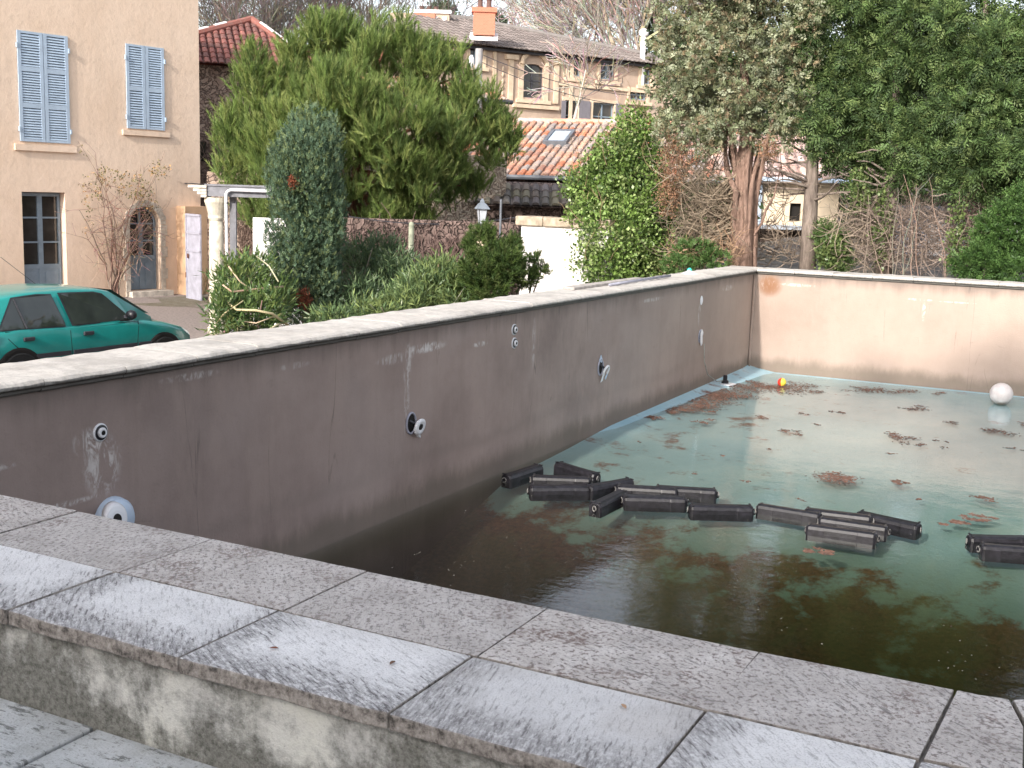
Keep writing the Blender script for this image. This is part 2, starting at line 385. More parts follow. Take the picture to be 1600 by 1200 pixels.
def rubble(name, a, b, m, s=4.5):
    t = NT(name); g = t.geo(); gg = t.node('VectorMath', {0: g, 1: t.node('TexNoise', {'Vector': g, 'Scale': 3.0}).outputs[1]}, operation='ADD').outputs[0]
    v = t.vor(t.map(gg, (1, 1, 1.5)), s, 'DISTANCE_TO_EDGE'); cv = t.vor(t.map(gg, (1, 1, 1.5)), s, 'F1', 'Color')
    n = t.noise(g, 14, 5)
    c = t.mix(t.sep(cv)[0], a, b); c = t.mix(t.mr(n, .4, .7, 0, .5), c, tuple(x*.5 for x in a))
    c = t.mix(t.mr(v, .02, .09, 1, 0), c, m)
    return t.fin(c, .95, t.math('ADD', t.mr(v, 0, .12), t.math('MULTIPLY', n, .4)), .04)
M['rubble'] = rubble('rubble_stone', (.28, .20, .16), (.42, .33, .27), (.14, .10, .085))
M['rubble_dark'] = rubble('dark_rubble_stone', (.16, .115, .10), (.25, .18, .16), (.07, .05, .045))
M['rubble_pale'] = rubble('pale_rubble_stone', (.50, .39, .30), (.66, .55, .44), (.30, .22, .17), 6)
def brick():
    t = NT('orange_brick'); p = t.obj()
    n = t.node('TexBrick', {'Vector': t.map(p, (1, 1, 1), (pi/2, 0, 0)), 'Color1': (.52, .17, .11, 1), 'Color2': (.44, .13, .08, 1), 'Mortar': (.45, .28, .2, 1), 'Scale': 4.0})
    return t.fin(t.mix(t.noise(p, 5), n.outputs[0], (.50, .18, .12)), .9)
M['brick'] = brick()
def tile_mat(name):
    t = NT(name); a = t.node('Attribute', attribute_name='Col').outputs['Color']; g = t.geo(); n = t.noise(g, 14, 6, .7)
    c = t.mix(t.mr(n, .45, .7, 0, .5), a, (.24, .20, .18)); return t.fin(c, .9, n, .01)
M['tile'] = tile_mat('clay_roof_tile')
def ground_mat():
    t = NT('ground_earth'); g = t.geo(); n1 = t.noise(g, .35, 6, .6); n2 = t.noise(g, 5, 7, .75); n3 = t.noise(g, 30, 4, .7)
    c = t.ramp(n2, [(.3, (.12, .10, .09)), (.5, (.22, .19, .17)), (.7, (.33, .30, .27))])
    c = t.mix(t.mr(n1, .45, .6, 0, .5), c, (.14, .13, .07)); c = t.mix(t.mr(n3, .58, .68, 0, .5), c, (.42, .36, .31))
    return t.fin(c, .95, t.math('ADD', n2, n3), .03)
M['ground'] = ground_mat()
M['yard'] = simple('yard_gravel', (.25, .21, .195), .95, .35, 22, bd=.01)

# ================================================================ SETTING
# terrain: one sheet with the pool pit left open
def sm(a, b, x):
    t = max(0., min(1., (x - a) / (b - a))); return t * t * (3 - 2 * t)
def terrain(x, y):
    z = 0.0
    z = max(z, 1.30 * sm(-9.5, -6.3, x) * sm(17.0, 18.5, y))
    z = max(z, 1.33 * sm(1.2, 1.6, x) * sm(1, 3, y))
    z = max(z, 1.30 * sm(-9, -6, x) * sm(2.6, 1.9, y))
    z += 1.0 * sm(20, 27, y) * sm(-20, -12, x) * (1 - .7 * sm(-9, -5, x))
    z += .4 * sm(26, 40, y)
    z += 3.0 * sm(40, 60, y) + 9.0 * sm(62, 120, y) + 10 * sm(110, 260, y)
    return z
def axis(lo, hi, must, fine0, fine1):
    s = set(must); v = fine0
    while v < fine1: s.add(round(v, 3)); v += 1.0
    st = 2.0; v = fine1
    while v < hi: s.add(round(v, 2)); v += st; st *= 1.18
    s.add(hi); st = 2.0; v = fine0
    while v > lo: s.add(round(v, 2)); v -= st; st *= 1.18
    s.add(lo); return sorted(s)
xs = axis(-700, 700, [-5.2, 1.75], -26.3, 8.3); ys = axis(-300, 1200, [1.95, 17.65], -5.4, 45.4)
vs = []; fs = []
for j, y in enumerate(ys):
    for i, x in enumerate(xs):
        vs.append((x, y, terrain(x, y) + (.05 * math.sin(x * 1.7 + y) * math.sin(y * 1.3) if y > 19 else 0)))
for j in range(len(ys) - 1):
    for i in range(len(xs) - 1):
        cx = (xs[i] + xs[i+1]) / 2; cy = (ys[j] + ys[j+1]) / 2
        if -5.2 < cx < 1.75 and 1.95 < cy < 17.65: continue
        a = j * len(xs) + i; fs.append((a, a + 1, a + len(xs) + 1, a + len(xs)))
g = MB().add(vs, fs).build('ground', M['ground'], smooth=True); tag(g, kind='structure')
# yard in front of the house, laid just above the ground
yp = [(-19.75, 23.5), (-22.6, 4), (-9, 4), (-9.5, 16), (-13.2, 24)]
tag(MB().add([(x, y, .004) for x, y in yp], [tuple(range(5))]).build('yard', M['yard']), kind='structure')
# terrace
tr_ = MB(); y0 = 1.88
tr_.box((-8, .55, 1.2), (-2.0, y0, 1.390)); tr_.box((-1.99, .55, 1.2), (6, y0, 1.388)); tr_.box((-8, -4, 1.2), (6, .54, 1.386))
tag(tr_.build('terrace', M['paving'], bevel=.004), kind='structure')

# pool floor and water
prof = [(2.3, -1.15), (4.2, -1.10), (6.0, -.68), (7.5, -.46), (8.7, -.17), (9.5, -.02), (12, .045), (15, .068), (17.1, .088), (17.6, .115)]
vs = []; fs = []; xx = [-5.0 + i * (6.8 / 24) for i in range(25)]
for y, z in prof:
    for x in xx:
        e = .075 * max(0, 1 - (x + 4.85) / .32) if y > 9 else 0
        vs.append((x, y, z + e * min(1, (y - 9) / 1.2)))
for j in range(len(prof) - 1):
    for i in range(24): a = j * 25 + i; fs.append((a, a + 1, a + 26, a + 25))
tag(MB().add(vs, fs).build('pool_floor', M['floor'], smooth=True), kind='structure')
tag(MB().box((-4.95, 2.45, -1.4), (1.75, 17.5, .10)).build('water', M['water']), kind='structure')

# pool walls with coping
def coping_profile(side=1):
    # (offset from wall face outwards, z): rounded nose, cavetto under it
    p = [(.47, 1.575), (.47, 1.632), (.455, 1.64), (.02, 1.64), (-.02, 1.637), (-.045, 1.628), (-.058, 1.612), (-.055, 1.597), (-.04, 1.588), (-.028, 1.582), (-.028, 1.570), (-.015, 1.560), (.02, 1.560)]
    return p
def coping_stones(parent, F, length, step=.56):
    """F(t, off, z) -> world; t along the wall"""
    t = 0
    while t < length - .05:
        L = min(step, length - t); P = coping_profile()
        dz = rnd.uniform(-.003, .003)
        m = MB(); n = len(P); a, b = t + .003, t + L - .003; k = 6
        mid = F((a + b) / 2, .2, 1.6); vs = []
        for q in range(k + 1):
            tt = a + (b - a) * q / k
            for o_, z in P:
                wv = .0025 * math.sin(tt * 23 + z * 90) + rnd.uniform(-.0015, .0015)
                vs.append(F(tt, o_ + wv, z + dz + (wv if z > 1.6 else 0)))
        fs = [tuple(range(n)), tuple(range(k * n, k * n + n))[::-1]]
        for q in range(k):
            fs += [(q*n+i, q*n+n+i, q*n+n+(i+1) % n, q*n+(i+1) % n) for i in range(n)]
        m.add([(v[0]-mid[0], v[1]-mid[1], v[2]-mid[2]) for v in vs], fs)
        m.build('coping_stone', M['coping'], parent, loc=mid); t += step
wl = empty('pool_wall', (-4.85, 10, 0), 'long shaded side wall of the empty pool with round fittings and rounded pale coping', 'pool wall')
def rel(o): L = o.location; return lambda m: m
def wall_box(parent, a, b, mat, name='wall'):
    p = parent.location
    ny = max(1, int(max(abs(b[0]-a[0]), abs(b[1]-a[1])) / 1))
    return MB().box((a[0]-p[0], a[1]-p[1], a[2]-p[2]), (b[0]-p[0], b[1]-p[1], b[2]-p[2])).build(name, mat, parent)
wall_box(wl, (-5.28, 1.85, -1.3), (-4.85, 17.88, 1.565), M['pool_wall'])
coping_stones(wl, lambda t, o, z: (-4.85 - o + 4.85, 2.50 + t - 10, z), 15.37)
wf = empty('pool_wall', (-1.5, 17.4, 0), 'sunlit far end wall of the pool, peach coloured, under tall conifers', 'pool wall')
wall_box(wf, (-4.85, 17.40, -1.3), (1.6, 17.86, 1.565), M['pool_wall'])
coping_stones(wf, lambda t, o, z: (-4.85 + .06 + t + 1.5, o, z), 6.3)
wr = empty('pool_wall', (1.6, 10, 0), 'side wall of the pool on the right beyond the picture edge', 'pool wall')
wall_box(wr, (1.6, 3.6, -1.3), (2.05, 17.86, 1.565), M['pool_wall'])
coping_stones(wr, lambda t, o, z: (o, 3.6 + t - 10, z), 13.3)

wn = empty('pool_wall', (-1.5, 2.2, 0), 'low stained near wall topped by two rows of grey and white stone slabs', 'pool wall')
npar = wn.location
wall_box(wn, (-5.28, 1.85, -1.3), (-.18, 2.47, 1.600), M['stained'])
# corner piece of the wall running diagonally to the right wall
def shift(poly): return [(x - npar[0], y - npar[1]) for x, y in poly]
MB().prism(shift([(-.18, 1.85), (2.1, 2.5), (2.1, 3.9), (1.6, 3.75), (.0, 2.60), (-.12, 2.50), (-.18, 2.47)]), -1.3, 1.598).build('wall', M['stained'], wn)
def slab(x0, x1, ya, yb, mat, jig=.0):
    z0, z1 = 1.603, 1.640 + rnd.uniform(-.0022, .0022)
    m = MB(); nx = 10
    pts = []
    for i in range(nx + 1): pts.append((x0 + (x1-x0) * i / nx, ya + (rnd.uniform(-.004, .004) if jig else rnd.uniform(-.001, .001))))
    for i in range(nx + 1): pts.append((x1 - (x1-x0) * i / nx, yb + rnd.uniform(-.0012, .0012)))
    m.prism([(p[0]-x0, p[1]-ya) for p in pts], z0 - z1, 0)
    o = m.build('coping_slab', mat, wn, bevel=.004 if jig else .0025, loc=(x0 - npar[0], ya - npar[1], z1))
    return o
js = [-1.17 + .53 * k for k in range(-8, 2)]
for a, b in zip(js[:-1], js[1:]):
    if b < -5.3: continue
    slab(max(a, -5.3) + .002, b - .002, 1.812, 2.149, M['slab_pale'], 1)
    slab(max(a, -5.3) + .002 + .01, b - .002 + .01, 2.154, 2.507, M['slab_warm'])
def pslab(poly, mat):
    c = poly[0]; MB().prism([(x - c[0], y - c[1]) for x, y in poly], -.037, 0).build('coping_slab', mat, wn, bevel=.003, loc=(c[0]-npar[0], c[1]-npar[1], 1.640 + rnd.uniform(-.002, .002)))
pslab([(-.636, 2.156), (-.235, 2.156), (-.218, 2.520), (-.63, 2.507)], M['slab_warm'])
pslab([(-.636, 1.812), (-.245, 1.812), (-.238, 2.148), (-.636, 2.148)], M['slab_pale'])
pslab([(-.212, 2.520), (-.227, 2.156), (-.06, 2.17), (-.075, 2.40), (-.112, 2.528), (-.17, 2.518)], M['slab_warm'])
pslab([(-.237, 1.812), (.10, 1.83), (-.052, 2.162), (-.230, 2.148)], M['slab_pale'])
pslab([(-.104, 2.534), (-.067, 2.41), (-.050, 2.175), (.38, 2.36), (.44, 2.98)], M['slab_warm'])
pslab([(-.042, 2.165), (.11, 1.835), (.75, 2.05), (.39, 2.35)], M['slab_pale'])
pslab([(.45, 2.985), (.39, 2.37), (1.0, 2.62), (1.05, 3.42)], M['slab_warm'])
pslab([(1.06, 3.43), (1.01, 2.62), (2.1, 2.6), (2.1, 3.6), (1.6, 3.62)], M['slab_warm'])
# mortar bed just under the slab tops
m_ = MB().box((-5.27 - npar[0], 1.83 - npar[1], 1.6005), (-.2 - npar[0], 2.495 - npar[1], 1.630))
m_.build('mortar', simple('dark_mortar', (.15, .14, .135), .95, .4, 30, bd=.004), wn)

for (px, py, lab, col, rz) in ((427, 1013, 'curled brown leaf on the white slab at lower left', (.20, .08, .05), .4), (613, 1036, 'tiny dry leaf near the front edge of the white slab', (.16, .09, .06), 1.6), (975, 1104, 'flat tan rust stain on the white slab at bottom centre', (.42, .27, .17), 2.4)):
    p = onz(px, py, 1.643); m = MB(); L_f = .010  # the tan fleck stands for a rust stain, cut like a leaf
    m.add([(-L_f, 0, 0), (-L_f*.3, L_f*.5, .002), (L_f*.5, L_f*.42, .003), (L_f*1.2, 0, .001), (L_f*.4, -L_f*.5, .002), (-L_f*.4, -L_f*.4, .002), (0, 0, 0)], [(0,1,6),(1,2,6),(2,3,6),(3,4,6),(4,5,6),(5,0,6)])
    o = m.build('leaf_or_stain', simple('leaf_or_stain_tint', col, .8), loc=tuple(p)); o.rotation_euler = (0, 0, rz); tag(o, lab, 'leaf')
# ================================================================ POOL FITTINGS
def wallF(y, z):   # local frame on the left wall: (along y, up, out of wall)
    return lambda a, b, c: (c, a, b)
def ring_fitting(y, z, label, group=None, r=.045, hex_=False):
    o = empty('inlet_nozzle', (-4.85, y, z), label, 'pool inlet', group)
    F = lambda a, b, c: (c, a, b)
    MB().lathe([(r*1.22, -.01), (r*1.22, .006), (r*1.12, .010), (r*1.0, .010)], 24, F).build('flange', M['white_pvc'], o, True)
    MB().lathe([(r*1.02, -.008), (r*1.02, .013), (r*.8, .015)], 24, F).build('gasket', M['black_plastic'], o)
    MB().lathe([(r*.70, -.006), (r*.70, .022), (r*.60, .028), (r*.36, .028), (r*.30, .018)], 20, F).build('nozzle', M['white_pvc'], o)
    MB().lathe([(r*.28, .0), (r*.28, .0295)], 14, F).build('nozzle_hole', M['dark_interior'], o)
    return o
ring_fitting(4.59, 1.28, 'white inlet nozzle in a black ring above a pale lime stain, alone near the left', r=.042)
ring_fitting(9.53, 1.41, 'small ringed inlet nozzle, upper one of the vertical pair', 'paired inlet nozzles', .042)
ring_fitting(9.54, 1.285, 'small ringed inlet nozzle, lower one of the vertical pair', 'paired inlet nozzles', .042)
# intact lamp with bluish niche, half hidden by the near coping
def torus(m, R0, r0, F, a0=0, a1=2*pi, n=26, k=8, taper=None):
    pts = [F(R0 * math.cos(a0 + (a1-a0)*i/n), R0 * math.sin(a0 + (a1-a0)*i/n), 0) for i in range(n + 1)]
    m.tube(pts, r0, k)
o = empty('pool_light', (-4.85, 4.63, .795), 'bluish round pool light showing above the near coping at left', 'pool light')
def FL(tilt, off, dy=0, dz=0):
    ct, s_ = math.cos(tilt), math.sin(tilt)
    return lambda a, b, c: (off + c * ct - b * s_*.4, a + dy - c * s_, b + dz)
MB().lathe([(.13, -.02), (.13, .01), (.122, .05), (.10, .075)], 28, FL(0, 0, .03, -.02)).build('niche_rim', M['blue_pvc'], o, True)
MB().lathe([(.080, 0), (.084, .05), (.078, .065), (.070, .07)], 26, FL(.45, .06, -.02, .02)).build('lamp_body', M['white_pvc'], o, True)
MB().lathe([(.070, 0), (.070, .0745), (.045, .079)], 26, FL(.45, .06, -.02, .02)).build('lamp_face', M['white_pvc'], o)
MB().lathe([(.030, 0), (.030, .082), (.024, .084)], 18, FL(.45, .06, -.02, .02)).build('lamp_lens', M['dark_interior'], o)
# lamp hanging out of its niche
def open_lamp(y, z, label, style):
    o = empty('pool_light', (-4.85, y, z), label, 'pool light'); o.scale = (.78, .78, .78)
    F = FL(0, 0)
    m = MB(); torus(m, .085, .012, lambda a, b, c: (.008 + c, a, b * 1.25)); m.build('niche_rim', M['old_white'], o, True)
    MB().lathe([(.078, .001), (.078, .006)], 22, lambda a, b, c: (c, a, b * 1.25)).build('niche', M['dark_interior'], o)
    if style == 0:
        G = FL(-.5, .05, .07, -.045)
        MB().lathe([(.082, 0), (.088, .012), (.084, .03), (.06, .036), (.04, .03), (.03, .02)], 24, G).build('lamp_ring', M['white_pvc'], o, True)
        MB().lathe([(.03, .0), (.03, .0335)], 16, G).build('lamp_lens', M['dark_interior'], o)
        MB().prism([(-.012, -.07), (.03, -.075), (.055, -.125), (.0, -.10)], 0, .02, G).build('clip', M['white_pvc'], o)
        MB().tube([(.0, -.02, .03), (.03, .02, .0), (.05, .05, -.02)], .012, 6).build('bracket', M['iron'], o)
    elif style == 1:
        G = FL(-.9, .06, .08, -.06)
        m = MB(); torus(m, .075, .016, G, -.6, 3.9); m.build('lamp_ring', M['white_pvc'], o, True)
        MB().prism([(-.085, -.02), (-.06, -.03), (-.035, -.13), (-.075, -.15)], 0, .012, G).build('broken_shell', M['white_pvc'], o)
        MB().prism([(.085, -.02), (.06, -.03), (.04, -.10), (.075, -.13)], 0, .012, G).build('broken_shell', M['blue_pvc'], o)
        MB().tube([(.0, -.03, .06), (.03, .0, .02), (.05, .05, -.02)], .014, 6).build('bracket', M['iron'], o)
        MB().prism([(-.06, .10), (.0, .17), (.05, .10), (.02, .06)], .004, .014, lambda a, b, c: (c, a, b)).build('broken_shell', M['blue_pvc'], o)
    else:
        MB().prism([(-.05, .05), (.0, .12), (.07, .06), (.04, .0), (.045, -.12), (.0, -.16), (-.04, -.10)], .02, .035, lambda a, b, c: (c + .03 * abs(b), a, b)).build('broken_shell', M['white_pvc'], o)
    return o
open_lamp(7.78, .82, 'white ring pool light dangling from its niche, nearest of those hanging loose', 0)
open_lamp(11.6, .82, 'broken pool light with bent white shell, between the ring lamp and the cabled one', 1)
open_lamp(14.98, .84, 'broken white pool light with a thin cable hanging down to the floor', 2)
tag(MB().tube([(-4.80, 15.03, .74), (-4.81, 15.10, .5), (-4.80, 15.25, .3), (-4.76, 15.55, .17), (-4.72, 15.72, .16)], .007, 5).build('cable', M['cable'], smooth=True),
    'thin grey cable drooping from the broken far light to the floor', 'cable')
o = empty('drain_fitting', (-4.70, 15.75, .11), 'black plastic end fitting on white base at the foot of the side wall', 'fitting')
MB().lathe([(.05, 0), (.05, .05), (.03, .06), (.03, .12), (.02, .13)], 12).build('plug', M['black_plastic'], o)
MB().prism([(-.14, -.1), (.1, -.13), (.14, .06), (-.02, .13)], 0, .015).build('base', M['white_pvc'], o)
tag(MB().lathe([(.045, -.005), (.045, .006), (.03, .014), (.01, .016)], 14, lambda a, b, c: (c - 4.85, a + 14.95, b * 1.4 + 1.32)).build('blanking_cap', M['white_pvc'], smooth=True),
    'small white cap high on the side wall above the cabled light', 'cap')
tag(MB().tube([(-4.835, 17.385, 1.57), (-4.82, 17.37, 1.2), (-4.83, 17.38, .6), (-4.82, 17.36, .11)], .016, 6).build('corner_pipe', M['pool_wall']),
    'thin vertical pipe in the far corner of the pool', 'pipe')

# loose things on the coping
c = onz(1045, 424, 1.64)
def ball(name, x, y, z, r, mat, label, cat='ball'):
    m = MB(); n = 14; m.lathe([(max(1e-4, r * math.sin(pi*i/n)), -r * math.cos(pi*i/n)) for i in range(n + 1)], 22)
    ob = m.build(name, mat, smooth=True, loc=(x, y, z)); return tag(ob, label, cat)
ball('small_ball', -5.22, 15.5, 1.672, .034, simple('teal_plastic', (.05, .5, .42), .4), 'little turquoise ball on the side coping near the ivy')
tag(MB().add([(-5.10,15.0,1.643),(-5.0,15.2,1.643),(-5.12,15.3,1.643),(-5.2,15.12,1.645),(-5.1,15.12,1.70)], [(0,1,4),(1,2,4),(2,3,4),(3,0,4),(3,2,1,0)]).build('stone_chip', M['white_panel']),
    'white stone chip lying on the side coping left of the turquoise ball', 'stone')
tag(MB().prism([(-5.26, 11.45), (-5.10, 11.40), (-5.13, 13.5), (-5.24, 13.52)], 1.642, 1.672).build('plank', simple('weathered_board', (.42, .38, .35), .85, .3, 9), bevel=.006),
    'weathered flat board lying along the side coping', 'board')
tag(MB().tube([(-5.03, 12.2, 1.662), (-5.045, 12.9, 1.664), (-5.07, 14.3, 1.662)], .016, 8).build('coping_pipe', M['old_white'], smooth=True),
    'thin pale pipe lying on the side coping beside the board', 'pipe')

# balls on the pool floor
b_ = ball('float_ball', -1.205, 16.55, .235, .146, None, 'large greyish white ball lying in shallow water by the far wall')
t = NT('dirty_white_ball'); p = t.obj(); Z_ = t.sep(p)[2]; n = t.noise(p, 9, 5)
b_.data.materials.clear(); b_.data.materials.append(t.fin(t.mix(t.mr(t.math('ADD', Z_, t.math('MULTIPLY', n, .06)), -.10, -.04, .8, 0), t.ramp(n, [(.4, (.60, .54, .53)), (.6, (.70, .66, .65))]), (.22, .17, .12)), .5))
o = ball('toy_ball', -4.02, 16.2, .15, .06, None, 'small toy ball half red half yellow among leaves in the far corner')
t = NT('red_yellow_ball'); p = t.obj(); X_ = t.sep(p)[0]
o.data.materials.clear(); o.data.materials.append(t.fin(t.mix(t.math('GREATER_THAN', X_, .0), (.75, .05, .03), (.75, .62, .08)), .4))

# ---------------------------------------------------------------- winter floats
def make_float():
    o = empty('winter_float', (0, 0, 0), cat='float')
    L, W, H = .26, .058, .055
    P = [(-W, -.07), (W, -.07), (W, .018), (W*.82, .042), (W*.45, H-.002), (-W*.45, H-.002), (-W*.82, .042), (-W, .018)]
    n = len(P); vs = []; fs = []; xs_ = [-L, -L + .015, -L*.5, -L*.48, L*.48, L*.5, L - .015, L]; sc_ = [.82, 1, 1, .985, .985, 1, 1, .82]
    for x, s_ in zip(xs_, sc_): vs += [(x, y * s_, z * (s_ if z > 0 else 1)) for y, z in P]
    for q in range(len(xs_) - 1): fs += [(q*n+i, q*n+n+i, q*n+n+(i+1) % n, q*n+(i+1) % n) for i in range(n)]
    fs += [tuple(range(n)), tuple(range((len(xs_)-1)*n, len(xs_)*n))[::-1]]
    m = MB().add(vs, fs)
    for s_ in (-1, 1):
        for k in range(4):
            z = -.012 + .0095 * k
            m.box((-L*.46, s_*W - .003, z), (L*.46, s_*W + .003, z + .0045))
        for xe in (-1, 1): m.box((xe*L*.93 - .008, s_*W*.5 - .02, H - .006), (xe*L*.93 + .008, s_*W*.5 + .02, H + .002))
    m.build('body', M['black_plastic'], o, bevel=.004)
    for s_ in (-1, 1):
        m = MB(); m.box((s_*L - .006 if s_ < 0 else s_*L - .004, -.03, -.03), (s_*L + .004 if s_ < 0 else s_*L + .006, .03, .032))
        torus(m, .024, .006, lambda a, b, c, s_=s_: (s_ * (L + .012 + a * .35), a * .9, b + .0), n=12, k=5)
        m.build('end_ring', M['black_plastic'], o)
        m = MB(); torus(m, .021, .0042, lambda a, b, c, s_=s_: (s_ * (L + .016 - a * .3), -a * .9 + .006, b + .006), n=12, k=5)
        m.build('cord_loop', M['rope'], o)
    return o
FLT = [((782,752),(850,732),'black float touching the side wall, first at the left'), ((872,731),(932,748),'black float at the back of the left cluster, pointing to the wall'),
 ((832,752),(922,757),'black float lying middle of the left cluster, between two others'), ((832,767),(916,767),'black brown-sided float at the front of the left cluster'),
 ((910,770),(992,755),'black float bridging left cluster and the long row'), ((928,797),(973,776),'short looking black float pointing at the viewer below the row'),
 ((976,766),(1046,771),'black float half hidden behind the row, beside the bridging one'), ((1040,769),(1103,773),'black float half hidden behind the big float at the row end'),
 ((976,784),(1070,788),'black float right of the one pointing at the viewer'), ((1077,797),(1176,799),'large black float ending the left row, with white specks'),
 ((1188,797),(1278,812),'black float alone at the left end of the middle cluster'), ((1268,806),(1350,816),'black float at the back of the middle cluster'),
 ((1275,816),(1392,832),'black float in the middle of the middle cluster, above the front one'), ((1345,809),(1432,829),'black float at the right end of the middle cluster'),
 ((1265,830),(1365,845),'front black float of the middle cluster'), ((1518,846),(1612,848),'back one of the two black floats cut by the right edge'),
 ((1542,862),(1636,868),'front one of the two black floats cut by the right edge')]
proto = make_float()
for i, (a, b, lab) in enumerate(FLT):
    A = onz(*a, .12); B = onz(*b, .12); o = proto if i == 0 else copy_tree(proto)
    mid = (A + B) / 2; d = B - A
    o.location = (mid[0], mid[1], .118 + (i % 3) * .006); o.rotation_euler = (rnd.uniform(-.12, .12), rnd.uniform(-.02, .02), math.atan2(d[1], d[0]) + (pi if i % 2 else 0))
    o['label'] = lab; o['group'] = 'black floats across the pool'

# ---------------------------------------------------------------- leaf litter (many small leaves)
def leaf_patches(name, spots, z, label, mat, cols, size=(.02, .05), zj=.004):
    V = []; Cc = []
    for (x, y, rx, ry, n, ang) in spots:
        k = max(3, int(n / 25)); sub = [(rng.normal(0, .45) * rx, rng.normal(0, .45) * ry) for _ in range(k)]
        for _ in range(n):
            sx, sy = sub[rng.integers(k)]; px = sx + rng.normal(0, .22) * rx; py = sy + rng.normal(0, .22) * ry
            ca, sa = math.cos(ang), math.sin(ang); cx = x + px * ca - py * sa; cy = y + px * sa + py * ca
            L = rng.uniform(*size); W = L * rng.uniform(.3, .6); t_ = rng.uniform(0, 2*pi); ux, uy = math.cos(t_), math.sin(t_)
            zz = z + rng.uniform(0, zj)
            V += [(cx - ux*L, cy - uy*L, zz), (cx + uy*W, cy - ux*W, zz + rng.uniform(0, zj)), (cx + ux*L, cy + uy*L, zz), (cx - uy*W, cy + ux*W, zz + rng.uniform(0, zj))]
            Cc.append(np.array(cols[rng.integers(len(cols))]) * rng.uniform(.7, 1.2))
    V = np.array(V); k = (V[:, 0] > -4.84) & (V[:, 1] < 17.39); k = k.reshape(-1, 4).all(1)
    V = V.reshape(-1, 4, 3)[k].reshape(-1, 3); Cc = np.array(Cc)[k]
    return tag(quads_obj(name, V, Cc, mat), label, 'leaves', kind='stuff')
sp = []
for (px, py, wx, wy, n) in [(1305,745,34,9,190),(1408,753,14,4,40),(1535,778,22,5,40),(1413,685,26,6,70),(1408,681,20,4,40),(1440,694,12,3,20),(1232,672,20,4,45),(1195,652,12,3,22),(1310,643,12,3,22),
      (1258,647,8,2,12),(1425,640,25,5,60),(1485,660,14,3,26),(1545,670,30,7,90),(1370,610,34,6,120),(1340,605,16,3,40),(1420,611,30,4,60),(1480,614,16,3,24),(1096,658,16,4,45),(1110,641,10,3,24),
      (1130,616,46,9,520),(1100,624,40,7,300),(1060,638,34,5,160),(1020,652,26,4,70),(1240,602,36,5,150),(1085,632,40,7,260),(1165,606,30,8,220),(1190,600,22,5,140),(1050,643,20,5,60),(1212,606,30,7,200),(1260,609,26,5,60),(1280,665,8,2,10),(1465,688,8,2,8),(1590,660,14,4,20),
      (1525,807,18,5,90),(1500,815,14,4,60),(1478,819,8,3,26),(1280,860,14,6,70),(1200,700,5,2,5),(1130,712,6,2,5),(1000,690,5,2,4),(1085,740,8,2,7),(1165,752,8,2,7),(1395,710,8,2,7),(1580,700,16,3,14),
      (1055,690,5,2,3),(1250,780,6,2,5),(1440,780,10,2,6),(1480,700,8,2,4)]:
    c = onz(px, py, .104); q = onz(px + wx, py, .104); d = np.linalg.norm((q - c)[:2]); qq = onz(px, py - wy, .104); e = np.linalg.norm((qq - c)[:2])
    sp.append((c[0], c[1], d, e, int(n * 2.6), math.atan2((q - c)[1], (q - c)[0])))
leaf_patches('floating_leaves', sp, .1025, 'brown dead leaves scattered in ragged patches on the shallow end', M['twig'], [(.22, .115, .08), (.165, .085, .058), (.27, .15, .11), (.12, .065, .045)], (.010, .028), .0008)
sp = [(rng.uniform(-4.7, 1.4), rng.uniform(3, 9.0), .35, .3, 16, 0) for _ in range(70)]
leaf_patches('floating_debris', sp, .1015, 'sparse tiny pale twigs and specks afloat on the dark deep end', M['twig'], [(.30, .27, .22), (.18, .12, .08), (.4, .38, .33)], (.003, .008), .001)

# ================================================================ HOUSE (left)
def frame(A, u):
    u = np.array([u[0], u[1], 0.]); u = u / np.linalg.norm(u); n = np.array([u[1], -u[0], 0.])   # n points to the right of u (towards the viewer side)
    A = np.array([A[0], A[1], 0.])
    F = lambda s, z, o=0.: tuple(A + u * s + n * o + np.array([0, 0, z]))
    def at(px, py):
        r = ray(px, py); t = (n @ (A - O)) / (n @ r); p = O + r * t; return float((p - A) @ u), float(p[2])
    return F, at, u, n
def fb(m, F, s0, s1, z0, z1, o0, o1, col=None):
    return m.fbox(lambda s, o, z: F(s, z, o), (s0, o0, z0), (s1, o1, z1), col)
def wall_holes(F, s0, s1, z0, z1, holes, depth=.25):
    """front skin with rectangular holes (s0,s1,z0,z1[,arch]) and their reveals"""
    S = sorted({s0, s1} | {h[0] for h in holes} | {h[1] for h in holes}); Zs = sorted({z0, z1} | {h[2] for h in holes} | {h[3] for h in holes})
    m = MB()
    def inh(a, b): return any(h[0] < a < h[1] and h[2] < b < h[3] for h in holes)
    for i in range(len(S) - 1):
        for j in range(len(Zs) - 1):
            if inh((S[i]+S[i+1])/2, (Zs[j]+Zs[j+1])/2): continue
            m.add([F(S[i], Zs[j]), F(S[i+1], Zs[j]), F(S[i+1], Zs[j+1]), F(S[i], Zs[j+1])], [(0, 1, 2, 3)])
    for h in holes:
        a, b, c, d = h[:4]
        arch = h[4] if len(h) > 4 else 0
        ring = [(a, c), (b, c)]
        if arch:
            n = 12; cx = (a + b) / 2; rx = (b - a) / 2
            top = [(cx + rx * math.cos(pi*i/n), d - arch + arch * math.sin(pi*i/n)) for i in range(n + 1)]
            ring += top
            for side, corner in ((top[:n//2+1], (b, d)), (top[n//2:], (a, d))):
                for p, q in zip(side[:-1], side[1:]): m.add([F(*p), F(*q), F(*corner)], [(0, 1, 2)])
        else: ring += [(b, d), (a, d)]
        for p, q in zip(ring, ring[1:] + ring[:1]): m.add([F(*p), F(*q), F(*q, -depth), F(*p, -depth)], [(0, 1, 2, 3)])
    return m
